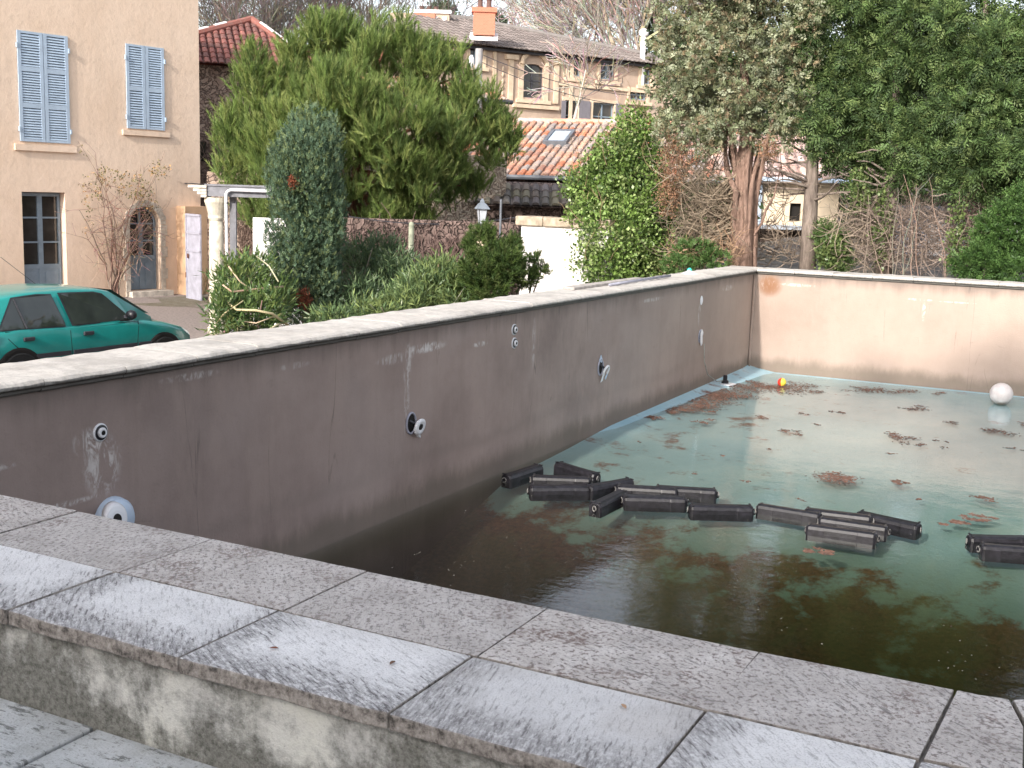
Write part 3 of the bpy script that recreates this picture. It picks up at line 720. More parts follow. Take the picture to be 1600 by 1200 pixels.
A = onz(232, 462, 0); ud = ray(2300, 350)
HF, Hat, hu, hn = frame(A, ud)
house = empty('house', (0, 0, 0), 'ochre rendered house at the left with pale blue louvred shutters', 'house')
holes = [(-3.04, -2.05, .12, 2.34), (-.47, .36, .13, 2.07, .42), (-9.5, -8.4, .12, 2.34)]
hw = wall_holes(HF, -13, 1.49, -.3, 9.2, holes)
D_ = -7.5
hw.add([HF(1.49, -.3), HF(1.49, -.3, D_), HF(1.49, 9.2, D_), HF(1.49, 9.2)], [(0, 1, 2, 3)])
hw.add([HF(-13, -.3), HF(-13, -.3, D_), HF(-13, 9.2, D_), HF(-13, 9.2)], [(3, 2, 1, 0)])
hw.add([HF(-13, -.3, D_), HF(1.49, -.3, D_), HF(1.49, 9.2, D_), HF(-13, 9.2, D_)], [(3, 2, 1, 0)])
hw.build('wall', M['ochre'], house)
m = MB(); m.add([HF(-13.4, 9.15, .4), HF(1.9, 9.15, .4), HF(1.9, 9.15, -7.9), HF(-13.4, 9.15, -7.9), HF(-9.5, 11.2, -3.7), HF(-2, 11.2, -3.7)], [(0,1,5,4),(1,2,5),(2,3,4,5),(3,0,4),(0,3,2,1)]); m.build('roof', simple('old_tiles', (.30, .16, .11), .9, .3, 6), house)
def shutter_pair(s0, s1, z0, z1, rails):
    mid = (s0 + s1) / 2
    for a, b in ((s0, mid - .008), (mid + .008, s1)):
        lf = MB(); st = .075
        fb(lf, HF, a, a + st, z0, z1, .009, .035); fb(lf, HF, b - st, b, z0, z1, .009, .035)
        zs = [z0 + (z1 - z0) * r_ for r_ in rails]
        for z in zs: fb(lf, HF, a + st, b - st, max(z0, z - .05), min(z1, z + .05), .010, .033)
        for q in range(len(zs) - 1):
            za, zb = zs[q] + .055, zs[q+1] - .055; nl = int((zb - za) / .052)
            for k in range(nl):
                zc = za + (zb - za) * (k + .5) / nl
                lf.add([HF(a+st, zc-.021, .033), HF(b-st, zc-.021, .033), HF(b-st, zc+.017, .014), HF(a+st, zc+.017, .014),
                        HF(a+st, zc-.027, .029), HF(b-st, zc-.027, .029), HF(b-st, zc+.011, .010), HF(a+st, zc+.011, .010)], [(0,1,2,3),(4,7,6,5),(0,4,5,1),(3,2,6,7)])
        sh = lf.build('shutter', M['shutter'], house)
        for z in (z0 + .25, z1 - .3):
            hg = MB(); sx = a - .03 if a == s0 else b
            fb(hg, HF, sx, sx + .03, z - .05, z + .05, .015, .06); hg.build('hinge', M['shutter'], sh)
    bk = MB(); fb(bk, HF, s0, s1, z0, z1, .002, .009); bk.build('window', M['dark_interior'], house)
shutter_pair(-3.04, -1.90, 3.39, 5.64, [.0, .33, .66, 1.0])
shutter_pair(-.49, .50, 3.81, 5.66, [.0, .48, 1.0])
m = MB(); fb(m, HF, -3.17, -1.76, 3.20, 3.33, 0.0, .05); m.build('sill', M['ochre'], house)
m = MB(); fb(m, HF, -.61, .63, 3.66, 3.77, 0.0, .05); m.build('sill', M['ochre'], house)
# french window
def glazed(s0, s1, z0, z1, zpan, rows, arch=0, mat='door_paint', open_left=False):
    mid = (s0 + s1) / 2; dpt = -.20
    g_ = MB()
    if arch:
        n = 14; rx = (s1 - s0) / 2; poly = [(s0, z0), (s1, z0)] + [(mid + rx * math.cos(pi*i/n), z1 - arch + arch * math.sin(pi*i/n)) for i in range(n + 1)]
        g_.add([HF(a, b, dpt - .03) for a, b in poly], [tuple(range(len(poly)))])
    else: fb(g_, HF, s0, s1, z0, z1, dpt - .06, dpt - .03)
    fr = MB(); t_ = .05
    bars = []
    for a, b in ((s0, mid), (mid, s1)):
        bars += [(a, a + t_ * (1.2 if a == mid else 1), z0, z1 - arch * (.9 if arch else 0)), (b - t_, b, z0, z1 - (arch * .9 if (arch and b == s1) else (arch * .02)))]
        for r_ in range(1, rows): z = zpan + (z1 - zpan) * r_ / rows; bars.append((a + t_, b - t_, z - .018, z + .018))
        bars.append((a + t_, b - t_, zpan - .05, zpan + .05))
    for (a, b, c, d) in bars: fb(fr, HF, a, b, c, d, dpt - .029, dpt + .012)
    if not arch: fb(fr, HF, s0, s1, z1 - .07, z1, dpt - .028, dpt + .016)
    else:
        pts = [HF(mid + (rx - .02) * math.cos(pi*i/14), z1 - arch + (arch - .02) * math.sin(pi*i/14), dpt) for i in range(15)]
        fr.tube(pts, .03, 6)
    fr.build('door_frame', M[mat], house)
    wd = g_.build('door_glass', M['glass'], house)
    pn = MB(); fb(pn, HF, s0 + .05, s1 - .05, z0, zpan - .05, dpt - .025, dpt - .005)
    for a, b in ((s0, mid), (mid, s1)): fb(pn, HF, a + .11, b - .10, z0 + .09, zpan - .12, dpt - .005, dpt + .006)
    pn.build('door_panel', M[mat], house)
glazed(-3.02, -2.07, .14, 2.32, .74, 3)
glazed(-.46, .35, .14, 2.06, .88, 3, .42)
glazed(-9.5, -8.4, .14, 2.32, .74, 3)
m = MB(); fb(m, HF, -.6, .5, -.1, .128, 0.002, .28); m.build('doorstep', M['stone_trim'], house)
# stone surround of the arched door
m = MB(); n = 16; mid = -.055; rx = .415
for i in range(n):
    a0, a1 = pi*i/n + .01, pi*(i+1)/n - .01; r1, r2 = 1.0, 1.33 + .06 * (i % 2)
    P = [(mid + rx*r*math.cos(a), 1.65 + .42*r*math.sin(a)*(1 if r < 1.2 else .97)) for r, a in ((r1, a0), (r2, a0), (r2, a1), (r1, a1))]
    m.prism(P, .002, .018, lambda x, y, z: HF(x, y, z))
for k in range(6):
    z = .13 + k * .253; w_ = .12 + .05 * (k % 2)
    fb(m, HF, .36, .36 + w_, z, z + .245, .002, .018); fb(m, HF, -.47 - w_, -.47, z, z + .245, .002, .018)
m.build('door_surround', M['stone_trim'], house)
# low ochre wing beside the door with its niche
pw = wall_holes(lambda s, z, o=0: HF(s, z, o + .35), .80, 1.50, -.2, 2.09, [(.93, 1.10, 1.15, 1.50)], .15)
pw.add([HF(.80, -.2, .35), HF(.80, 2.09, .35), HF(.80, 2.09, 0), HF(.80, -.2, 0)], [(0, 1, 2, 3)]); pw.add([HF(1.5, -.2, .35), HF(1.5, 2.09, .35), HF(1.5, 2.09, 0), HF(1.5, -.2, 0)], [(3, 2, 1, 0)])
pw.add([HF(.80, 2.09, .35), HF(1.5, 2.09, .35), HF(1.5, 2.09, 0), HF(.80, 2.09, 0)], [(0, 1, 2, 3)])
fb(pw, HF, .93, 1.10, 1.15, 1.5, .18, .2)
pw.build('porch_wall', facade_mat('orange_render', (.58, .38, .24), (.68, .46, .30)), house)

# garden gate leaf standing open
P0 = atD(294, 470, 28.0); P1 = atD(316, 470, 27.3); dv = P1 - P0
GF, _, _, _ = frame(P0, dv); gl_ = float(np.linalg.norm(dv[:2]))
gate = empty('gate_leaf', (0, 0, 0), 'off white metal gate leaf with rusty bottom beside the column', 'gate')
m = MB(); fb(m, GF, 0, gl_, .0, 1.95, 0, .03); m.build('panel', M['old_white'], gate)
m = MB(); [fb(m, GF, 0.0, gl_, z, z + .05, .0302, .05) for z in (.02, 1.1, 1.5, 1.90)]; fb(m, GF, 0, .04, .07, 1.9, .0302, .05); m.build('rail', M['old_white'], gate)
m = MB(); fb(m, GF, .12, .18, .95, 1.05, .0502, .07); fb(m, GF, .0, .03, .5, .62, .0502, .06); m.build('lock', M['rust'], gate)
m = MB(); fb(m, GF, 0, gl_, -.03, .018, .0, .04); m.build('bottom_rail', M['rust'], gate)

# portico: column + lintel
cx, cy = -14.05, 16.05
CF, _, cu, _ = frame((cx, cy), (.88, .47))
po = empty('garden_portico', (cx, cy, 0), 'cream stone column carrying a grey lintel in front of the pine', 'portico')
def L_(F): return lambda *a: tuple(np.array(F(*a)) - np.array([cx, cy, 0]))
LF = L_(CF)
m = MB(); m.lathe([(.17, 0), (.17, .12), (.14, .16), (.13, .3), (.125, 1.5), (.115, 2.0)], 20); m.build('column', M['col_stone'], po, True)
m = MB(); m.lathe([(.118, 2.0), (.14, 2.05), (.13, 2.09), (.17, 2.24), (.20, 2.32), (.20, 2.40)], 20); m.build('capital', M['col_stone'], po)
m = MB(); fb(m, LF, -.12, 1.85, 2.42, 2.595, -.2, .15); m.build('lintel', M['lintel'], po)
m = MB(); fb(m, LF, -.16, 1.85, 2.597, 2.63, -.22, .17); m.build('lintel_cap', M['lintel'], po)
m = MB()
for k, (z, e) in enumerate([(2.40, .06), (2.45, .12), (2.50, .19), (2.56, .28)]): fb(m, LF, -.16 - e, -.123, z, z + .045, -.2, .19)
m.build('cornice', M['stone_trim'], po)
m = MB(); fb(m, LF, .22, .33, 0, 2.419, -.14, -.05); m.build('post', M['lintel'], po)
dp = empty('downpipe', (cx, cy, 0), 'white plastic downpipe running along the lintel and down the column', 'pipe')
m = MB(); m.tube([LF(1.85, 2.53, .21), LF(.30, 2.54, .21), LF(.245, 2.51, .21), LF(.22, 2.46, .21), LF(.225, 1.2, .2), LF(.26, .3, .2), LF(.27, 0, .2)], .028, 8); m.build('pipe', M['white_pvc'], dp, True)
m = MB(); [m.lathe([(.036, 0), (.036, .03)], 10, lambda a, b, c, z=z: tuple(np.array(LF(.225, z, .2)) + np.array([a, b, c]))) for z in (2.3, 1.4, .5)]; m.build('clip', M['iron'], dp)
# sunlit white panel behind the cypress
PF, _, _, _ = frame(atD(396, 420, 23), (.88, .47))
wp = empty('white_panel', (0, 0, 0), 'bright white upright panel half hidden by the blue green cypress', 'panel')
m = MB(); fb(m, PF, 0, 1.3, 0, 2.03, 0, .05); m.build('board', M['white_panel'], wp, bevel=.01)
m = MB(); fb(m, PF, .05, .12, 0, 2.0, -.06, -.002); fb(m, PF, 1.1, 1.17, 0, 2.0, -.06, -.002); m.build('support', M['iron'], wp)
# little wall iron on the facade
tag(MB().tube([HF(1.05, 2.62, 0), HF(1.05, 2.62, .3), HF(1.5, 2.60, .35)], .012, 5).build('wall_hook', M['iron']), 'thin iron rod fixed on the ochre facade near its corner', 'iron rod')

# ================================================================ CAR
def build_car():
    car = empty('parked_car', (0, 0, 0), 'teal five door hatchback parked behind the pool wall', 'car')
    t = NT('teal_car_paint'); n = t.noise(t.obj(), 3, 3)
    paint = t.fin(t.ramp(n, [(.4, (.010, .23, .21)), (.6, (.012, .27, .245))]), .28, spec=.5); t.b.inputs['Coat Weight'].default_value = .6; t.b.inputs['Coat Roughness'].default_value = .05
    # stations: x, bottom z, shoulder z, half width, centre-top z
    S = [(-1.98,.42,.62,.62,.64),(-1.94,.30,.82,.74,.84),(-1.80,.24,.90,.79,.92),(-1.2,.20,.92,.82,.94),(-.4,.18,.905,.835,.92),(.4,.18,.885,.835,.90),(.95,.19,.865,.825,.91),
         (1.35,.20,.80,.81,.855),(1.7,.22,.71,.77,.765),(1.90,.27,.62,.70,.66),(1.99,.36,.50,.60,.52)]
    P = lambda b, s_, w_, t_: [(0, b), (w_*.86, b), (w_*.97, b+.10), (w_*1.0, b+(s_-b)*.50), (w_*1.0, b+(s_-b)*.55), (w_*.985, s_-.06), (w_*.93, s_-.005), (w_*.80, s_+.012), (w_*.45, (s_+t_)/2+.012), (0, t_+.01)]
    m = MB(); k = 10; vs = []; fs = []
    for x, b, s_, w_, t_ in S:
        q = P(b, s_, w_, t_); vs += [(x, y, z) for y, z in q] + [(x, -y, z) for y, z in q[1:-1]][::-1]
    n_ = 18
    for i in range(len(S) - 1): fs += [(i*n_+j, i*n_+(j+1) % n_, (i+1)*n_+(j+1) % n_, (i+1)*n_+j) for j in range(n_)]
    fs += [tuple(range(n_))[::-1], tuple(range((len(S)-1)*n_, len(S)*n_))]
    m.add(vs, fs); m.build('body', paint, car, True)
    # cabin
    G = [(-1.93,.86,.86,.70),(-1.62,1.20,.88,.745),(-1.45,1.31,.885,.755),(-1.0,1.375,.885,.775),(-.2,1.39,.88,.785),(.25,1.365,.88,.78),(.42,1.33,.88,.775),(1.12,.905,.86,.70)]
    vs = []; fs = []
    for x, top, belt, wb in G:
        f_ = (top - belt) / .5; wt = wb - .155 * f_
        q = [(wb + .025, belt - .02), (wb, belt + .01), (wt + .012, top - .035 * min(1, f_)), (wt - .05, top - .008), (wt * .5, top + .008 * f_), (0, top + .012 * f_)]
        vs += [(x, y, z) for y, z in q] + [(x, -y, z) for y, z in q[:-1]][::-1]
    n_ = 11
    for i in range(len(G) - 1): fs += [(i*n_+j, i*n_+j+1, (i+1)*n_+j+1, (i+1)*n_+j) for j in range(n_ - 1)]
    fs += [tuple(range(n_))[::-1], tuple(range((len(G)-1)*n_, len(G)*n_))]
    MB().add(vs, fs).build('cabin', paint, car, True)
    def side(x, z, o, sg):   # on the inclined cabin side
        wb = np.interp(x, [g_[0] for g_ in G], [g_[3] for g_ in G])
        y = wb - .155 * (z - .88) / .5 + o; return (x, sg * y, z)
    for sg in (-1, 1):
        def pane(name, poly, o, mat, par=car):
            nn = len(poly); m = MB().add([side(x, z, o, sg) for x, z in poly], [tuple(range(nn)) if sg < 0 else tuple(range(nn))[::-1]]); return m.build(name, mat, par)
        rear = [(-1.50,.915),(-.50,.905),(-.50,.95),(-.62,1.325),(-.85,1.335),(-1.22,1.31)]
        front = [(-.36,.905),(.70,.90),(.62,.975),(.24,1.29),(.10,1.32),(-.48,1.335)]
        for nm, poly in (('rear_window', rear), ('front_window', front)):
            cxp = sum(p[0] for p in poly) / len(poly); czp = sum(p[1] for p in poly) / len(poly)
            big = [(cxp + (x - cxp) * 1.04 , czp + (z - czp) * 1.07) for x, z in poly]
            f_ = pane('window_seal', big, .020, M['iron']); pane('pane', poly, .026, M['car_glass'], f_)
        dv_ = MB().tube([side(-1.10, .915, .028, sg), side(-1.20, 1.30, .028, sg)], .012, 5); dv_.build('window_divider', M['iron'], car)
        # door seams, rubbing strip, handles, arches
        def seam(pts):
            MB().tube([(x, sg * (np.interp(x, [s_[0] for s_ in S], [s_[3] for s_ in S]) * f_ + .0), z) for x, z, f_ in pts], .005, 4).build('door_seam', M['dark_interior'], car)
        seam([(-.43,.88,.94),(-.43,.83,.985),(-.42,.55,1.0),(-.42,.24,.98)]); seam([(.80,.87,.94),(.78,.80,.985),(.74,.55,1.0),(.70,.24,.98)]); seam([(-1.42,.90,.93),(-1.40,.8,.985),(-1.25,.65,1.0),(-1.0,.5,1.0),(-.95,.24,.98)])
        seam([(-1.42,.886,.955),(.8,.868,.955)])
        m = MB()
        for a, b in ((-1.0, -.44), (-.40, .72), (.76, 1.0)):
            wa = np.interp(a, [s_[0] for s_ in S], [s_[3] for s_ in S]); m.box((a, sg*wa - .02, .50), (b, sg*wa + .018, .56))
        m.build('rubbing_strip', M['iron'], car)
        for x in (-1.18, -.22):
            w0 = np.interp(x, [s_[0] for s_ in S], [s_[3] for s_ in S])
            MB().box((x, sg*w0 - .02, .745), (x + .17, sg*w0 + .015, .80)).build('door_handle', M['iron'], car, bevel=.012)
        for xw in (-1.25, 1.25):
            w0 = .80
            MB().lathe([(.36, -.10), (.36, .035), (.33, .045)], 28, lambda a, b, c, xw=xw: (xw + a, sg * (w0 + c), .31 + b)).build('wheel_arch', M['dark_interior'], car)
            wh = MB().lathe([(.17, -.10), (.29, -.10), (.305, -.06), (.305, .04), (.28, .055), (.19, .05)], 28, lambda a, b, c, xw=xw: (xw + a, sg * (w0 + c), .305 + b)).build('wheel', M['tyre'], car)
            MB().lathe([(.19, .0), (.19, .052), (.17, .045), (.06, .06), (.02, .062)], 22, lambda a, b, c, xw=xw: (xw + a, sg * (w0 + c), .305 + b)).build('hubcap', M['old_white'], wh)
        m = MB(); m.box((.56, sg*.75 - .0, .93), (.62, sg*.90, .97)); m.build('mirror_arm', M['iron'], car)
        m = MB(); n2 = 8; m.lathe([(.02, -.07), (.08, -.05), (.095, 0), (.085, .05), (.05, .07)], 14, lambda a, b, c: (.57 + c * .8, sg * (.90 + a * .9), .985 + b * .75)); m.build('door_mirror', M['black_plastic'], car, True)
        MB().add([(1.96, sg*.42, .60), (1.86, sg*.70, .60), (1.84, sg*.71, .50), (1.99, sg*.42, .48)], [(0,1,2,3)]).build('headlight', M['white_pvc'], car)
        MB().lathe([(.085, 0), (.085, .004), (.075, .006)], 18, lambda a, b, c: (-1.62 + a, sg * (.80 + c), .80 + b)).build('fuel_flap', paint, car) if sg < 0 else None
    # windscreen and rear screen
    ws = MB().add([(.47, -.58, 1.315), (.47, .58, 1.315), (1.10, .66, .93), (1.10, -.66, .93)], [(0,3,2,1)]); o = ws.build('windscreen', M['car_glass'], car); o.location = (.012, 0, .022)
    o = MB().add([(-1.62, -.56, 1.19), (-1.62, .56, 1.19), (-1.91, .62, .89), (-1.91, -.62, .89)], [(0,1,2,3)]).build('rear_screen', M['car_glass'], car); o.location = (-.02, 0, .012)
    MB().tube([(-.2, .2, 1.40), (-.75, .2, 1.80)], .004, 4).build('aerial', M['iron'], car)
    # wide bumper lower band
    MB().box((1.75, -.60, .24), (2.03, .60, .40)).build('front_bumper', M['iron'], car, bevel=.05)
    # seats behind the glass are hidden; number of doors: five
    return car
car = build_car()
car.location = (-12.25, 10.92, 0.024); car.rotation_euler = (0, 0, R(86.2)); car.scale = (.9, .9, .9); 
s_ = 1.0

# ================================================================ ROOFS
def in_poly(x, y, P):
    c = False; n = len(P)
    for i in range(n):
        x1, y1 = P[i]; x2, y2 = P[i-1]
        if (y1 > y) != (y2 > y) and x < (x2 - x1) * (y - y1) / (y2 - y1) + x1: c = not c
    return c
def tiled(m, O0, ue, vs_, poly, pitch=.22, row=.36, cols=((.5,.3,.22),), amp=.055, seg=5, rs=None):
    """half-round tiles over a roof plane; poly in (along eave, up slope) metres"""
    O0 = np.array(O0, float); ue = _n(np.array(ue, float)); vs_ = _n(np.array(vs_, float)); nn = np.cross(ue, vs_); nn = nn if nn[2] > 0 else -nn
    xs_ = [p[0] for p in poly]; ys_ = [p[1] for p in poly]; r_ = rs or rnd
    a = min(xs_)
    while a < max(xs_):
        b = min(ys_); coljit = r_.uniform(.9, 1.1)
        while b < max(ys_):
            if in_poly(a + pitch/2, b + row*.4, poly):
                col = cols[r_.randrange(len(cols))]; k = r_.uniform(.8, 1.15) * coljit; col = tuple(min(1, c_ * k) for c_ in col)
                vs = []
                w0, w1 = pitch * .40, pitch * .34; jx = r_.uniform(-.006, .006); lift = .028
                for (bb, ww, lf) in ((b - .02, w0, lift), (b + row, w1, 0.0)):
                    for j in range(seg + 1):
                        an = pi * j / seg; vs.append(O0 + ue * (a + pitch/2 + jx - ww * math.cos(an)) + vs_ * bb + nn * (amp * math.sin(an) + lf))
                fs = [(j, j + 1, seg + 1 + j + 1, seg + 1 + j) for j in range(seg)]
                fs.append(tuple(range(seg + 1))[::-1])
                m.add(vs, fs, col)
                # channel between columns
                m.add([O0 + ue*(a - pitch*.14) + vs_*b, O0 + ue*(a + pitch*.14) + vs_*b, O0 + ue*(a + pitch*.14) + vs_*(b+row), O0 + ue*(a - pitch*.14) + vs_*(b+row)], [(0,1,2,3)], tuple(c_*.55 for c_ in col))
            b += row
        a += pitch
    return m
PAL = [(.52,.27,.19),(.58,.22,.12),(.44,.35,.31),(.50,.38,.33),(.44,.23,.17),(.38,.33,.31),(.57,.33,.24),(.52,.40,.34)]
# outbuilding with pink-orange canal tiles
ob = empty('outbuilding', (0, 0, 0), 'low outbuilding with mottled pink and orange canal tile roof and a skylight', 'outbuilding')
E0 = atD(770, 277, 31.0); E1 = atD(985, 279, 30.2); E0[2] = E1[2] = 3.09
ue = _n(E1 - E0); back = np.array([-ue[1], ue[0], 0]); back = back if back @ (E0 - O) > 0 else -back
slope = _n(back * math.cos(R(19)) + np.array([0, 0, math.sin(R(19))])); Lr = 5.0
O0 = E0 - ue * 2.6; Wd = 8.6
m = tiled(MB(), O0, ue, slope, [(0, 0), (Wd, 0), (Wd, Lr), (0, Lr)], .215, .40, PAL)
rr = m.build('roof', M['tile'], ob)
tp = O0 + slope * (Lr + .05)
m = MB()
for k in range(int(Wd / .38)):
    a = tp + ue * (k * .38) + np.array([0, 0, .02]); cl = PAL[rnd.randrange(len(PAL))]
    m.tube([a, a + ue * .4], [.10, .085], 8, tuple(min(1, c_*1.15) for c_ in cl))
m.build('ridge_tiles', M['tile'], ob)
bk2 = _n(back * math.cos(R(19)) - np.array([0, 0, math.sin(R(19))]))
m = MB(); m.add([tp, tp + ue*Wd, tp + ue*Wd + bk2*Lr, tp + bk2*Lr], [(0,1,2,3)], (.5,.3,.24)); m.add([O0 - slope*.02 - np.array([0,0,.05]), O0 + ue*Wd - np.array([0,0,.05]), tp + ue*Wd - np.array([0,0,.06]), tp - np.array([0,0,.06])], [(3,2,1,0)], (.2,.12,.1)); m.build('rear_roof', M['tile'], ob)
zw = np.array([0, 0, 1.])
m = MB()
a0 = O0 + back * .3; a1 = a0 + ue * Wd; a2 = a1 + back * 9; a3 = a0 + back * 9
for p, q in ((a0, a1), (a1, a2), (a2, a3), (a3, a0)):
    z0_, z1_ = 0.4, 3.05
    m.add([(p[0], p[1], z0_), (q[0], q[1], z0_), (q[0], q[1], z1_), (p[0], p[1], z1_)], [(0,1,2,3)])
for p in (a0, a1):
    m.add([(p[0], p[1], 3.05), tuple(p + back*9 + zw*(3.05 - p[2])), tuple(p + back*4.4 + zw*(4.55 - p[2]))], [(0,1,2)])
m.build('wall', M['rubble_dark'], ob)
m = MB(); m.tube([O0 - slope*.08 - zw*.02 + ue*0, O0 - slope*.08 - zw*.02 + ue*Wd], .065, 8); gt = m.build('gutter', M['zinc'], ob)
# skylight
def sk(px, py):   # pixel onto roof plane -> (a,b)
    nn = np.cross(ue, slope); r = ray(px, py); t_ = (nn @ (O0 - O)) / (nn @ r); p = O + r*t_; return float((p-O0) @ ue), float((p-O0) @ slope)
a_, b_0 = sk(848, 229); a2_, b2_ = sk(880, 229); _, b3_ = sk(870, 210)
SF = lambda x, y, z: tuple(O0 + ue*x + slope*y + _n(np.cross(ue, slope))*z)
x0_, x1_, y0_, y1_ = a_, a2_ + .1, b_0, b3_
m = MB()
for (a, b, c, d) in ((x0_, x1_, y0_, y0_+.09), (x0_, x1_, y1_-.09, y1_), (x0_, x0_+.09, y0_+.09, y1_-.09), (x1_-.09, x1_, y0_+.09, y1_-.09)): m.fbox(SF, (a, c, .0), (b, d, .16))
skl = m.build('skylight', M['zinc'], ob)
m = MB(); m.fbox(SF, (x0_+.09, y0_+.09, .08), (x1_-.09, y1_-.09, .13)); m.build('pane', M['skylight_glass'], skl)

# lean-to with old dark tiles in front of it
lt = empty('lean_to', (0, 0, 0), 'lean-to roof of dark mossy tiles below the pink tiled roof', 'lean-to')
L0 = atD(735, 322, 28.5); L1 = atD(905, 318, 28.5); L0[2] = L1[2] = 2.36; ul = _n(L1 - L0); bl = np.array([-ul[1], ul[0], 0]); bl = bl if bl @ (L0 - O) > 0 else -bl
sl_ = _n(bl * math.cos(R(22)) + zw * math.sin(R(22)))
m = tiled(MB(), L0 - ul*.2, ul, sl_, [(0, 0), (3.4, 0), (3.4, 1.25), (0, 1.25)], .235, .42, [(.13,.12,.11),(.22,.20,.14),(.10,.09,.09),(.17,.14,.12),(.30,.27,.20),(.15,.13,.13)], .065)
m.build('roof', M['tile'], lt)
m = MB(); q0 = L0 + bl*.2; 
m.add([(q0[0], q0[1], .5), tuple((q0 + ul*3.2)[:2]) + (.5,), tuple((q0 + ul*3.2)[:2]) + (2.36,), (q0[0], q0[1], 2.36)], [(0,1,2,3)])
m.add([tuple(L0 - zw*.04), tuple(L0 + ul*3.2 - zw*.04), tuple(L0 + ul*3.2 + sl_*1.6 - zw*.04), tuple(L0 + sl_*1.6 - zw*.04)], [(0,1,2,3)])
m.build('wall', M['rubble_dark'], lt)

# pale rubble bank wall seen under the pine
bw = MB(); B0 = atD(590, 345, 27.5); B1 = atD(790, 345, 29); uB = _n(B1 - B0); uB[2] = 0
BF, _, _, _ = frame(B0, uB); fb(bw, BF, -1.5, float(np.linalg.norm((B1-B0)[:2])), .5, 3.5, -.4, 0)
tag(bw.build('stone_wall', M['rubble_pale'], bevel=.03), 'sunny beige rubble wall seen beneath the pine branches', 'wall')
# reddish dark garden wall
gw = MB(); B0 = atD(553, 345, 23.5); B1 = atD(812, 345, 23.5); gF, _, _, _ = frame(B0, B1 - B0); Lg = float(np.linalg.norm((B1-B0)[:2])); fb(gw, gF, -1, Lg, .1, 2.06, -.3, 0)
tag(gw.build('garden_wall', M['rubble_dark'], bevel=.03), 'dull reddish stone garden wall behind the oleanders', 'wall')

# white wall pier with stone cap
W0 = atD(815, 345, 21.3); W1 = atD(912, 345, 20.6); wF, _, uw, nw = frame(W0, W1 - W0); Lw = float(np.linalg.norm((W1-W0)[:2])) + .5
pr = empty('white_wall', (0, 0, 0), 'bright white rendered garden wall end under a mossy stone cap', 'wall')
m = MB(); fb(m, wF, 0, Lw, 0, 2.07, -.45, 0); m.build('render', M['white_wall'], pr)
m = MB(); fb(m, wF, -.10, .48, 2.072, 2.24, -.5, .06); fb(m, wF, .49, 1.1, 2.072, 2.235, -.5, .06); fb(m, wF, 1.11, Lw + .05, 2.072, 2.24, -.5, .06)
m.build('capstone', simple('mossy_capstone', (.40, .33, .25), .9, .4, 7, bd=.02), pr, bevel=.02)

# lantern on its short pillar
lp = atD(752, 372, 22.4); lx, ly = lp[0], lp[1]
gp = empty('gate_pillar', (lx, ly, 0), 'short cream pillar carrying the grey lantern', 'pillar')
MB().box((-.11, -.11, 0), (.11, .11, 1.84)).build('shaft', M['cream_wall'], gp); MB().box((-.15, -.15, 1.842), (.15, .15, 1.90)).build('cap', M['stone_trim'], gp, bevel=.01)
la = empty('lantern', (lx, ly, 1.90), 'grey metal garden lantern with frosted panes on the short pillar', 'lantern')
MB().lathe([(.05, 0), (.05, .02), (.015, .04), (.015, .12), (.05, .14)], 12).build('stem', M['iron'], la)
MB().lathe([(.065, .14), (.11, .42)], 4).build('pane', simple('frosted_pane', (.50, .53, .58), .3), la)
MB().lathe([(.165, .42), (.165, .435), (.09, .52), (.05, .54), (.05, .57), (.012, .62)], 4).build('hood', simple('grey_tin', (.20, .23, .27), .45), la)
m = MB(); [m.tube([(.067*math.cos(a), .067*math.sin(a), .14), (.113*math.cos(a), .113*math.sin(a), .42)], .006, 4) for a in (0, pi/2, pi, 3*pi/2)]; m.build('frame', M['iron'], la)

# concrete post in the shrubs
p = atD(642, 400, 19.5)
tag(MB().lathe([(.045, 0), (.045, 2.08), (.03, 2.12)], 10).build('concrete_post', simple('mossy_concrete', (.30, .32, .24), .9, .3, 8), loc=(p[0], p[1], 0)), 'mossy concrete post rising behind the oleanders', 'post')
p = atD(782, 345, 22)
tag(MB().lathe([(.022, 0), (.022, 2.52)], 8).build('metal_post', M['zinc'], loc=(p[0], p[1], 0)), 'thin metal post right of the lantern', 'post')
# utility pole and wires
p = atD(747, 140, 40)
pole_top = np.array(atD(747, 76, 40))
po_ = empty('utility_pole', (p[0], p[1], 0), 'grey utility pole in front of the mansion', 'pole')
MB().lathe([(.16, 0), (.12, pole_top[2])], 10).build('pole', simple('pole_concrete', (.34, .33, .33), .8), po_)
MB().lathe([(.05, pole_top[2] - .6), (.09, pole_top[2] - .5), (.09, pole_top[2] - .3), (.04, pole_top[2] - .2)], 8, lambda a, b, c: (a - .28, b, c)).build('insulator', M['white_pvc'], po_)
for k, (y1, y2, lab) in enumerate([(84, 140, 'upper power wire sagging across the mansion front'), (96, 160, 'lower power wire sagging across the mansion front')]):
    a = atD(750, y1, 40); b = atD(1100, y2 + 10, 44); pts = [a + (b - a) * t_ - zw * (.5 * 4 * t_ * (1 - t_)) for t_ in np.linspace(0, 1, 14)]
    tag(MB().tube(pts, .014, 4).build('power_wire', M['iron']), lab, 'wire', 'power wires')
a = atD(545, 338, 23); b = atD(815, 338, 24); tag(MB().tube([a + (b-a)*t_ - zw*.15*4*t_*(1-t_) for t_ in np.linspace(0, 1, 9)], .012, 4).build('power_wire', M['iron']), 'dark cable strung low along the garden wall', 'wire')

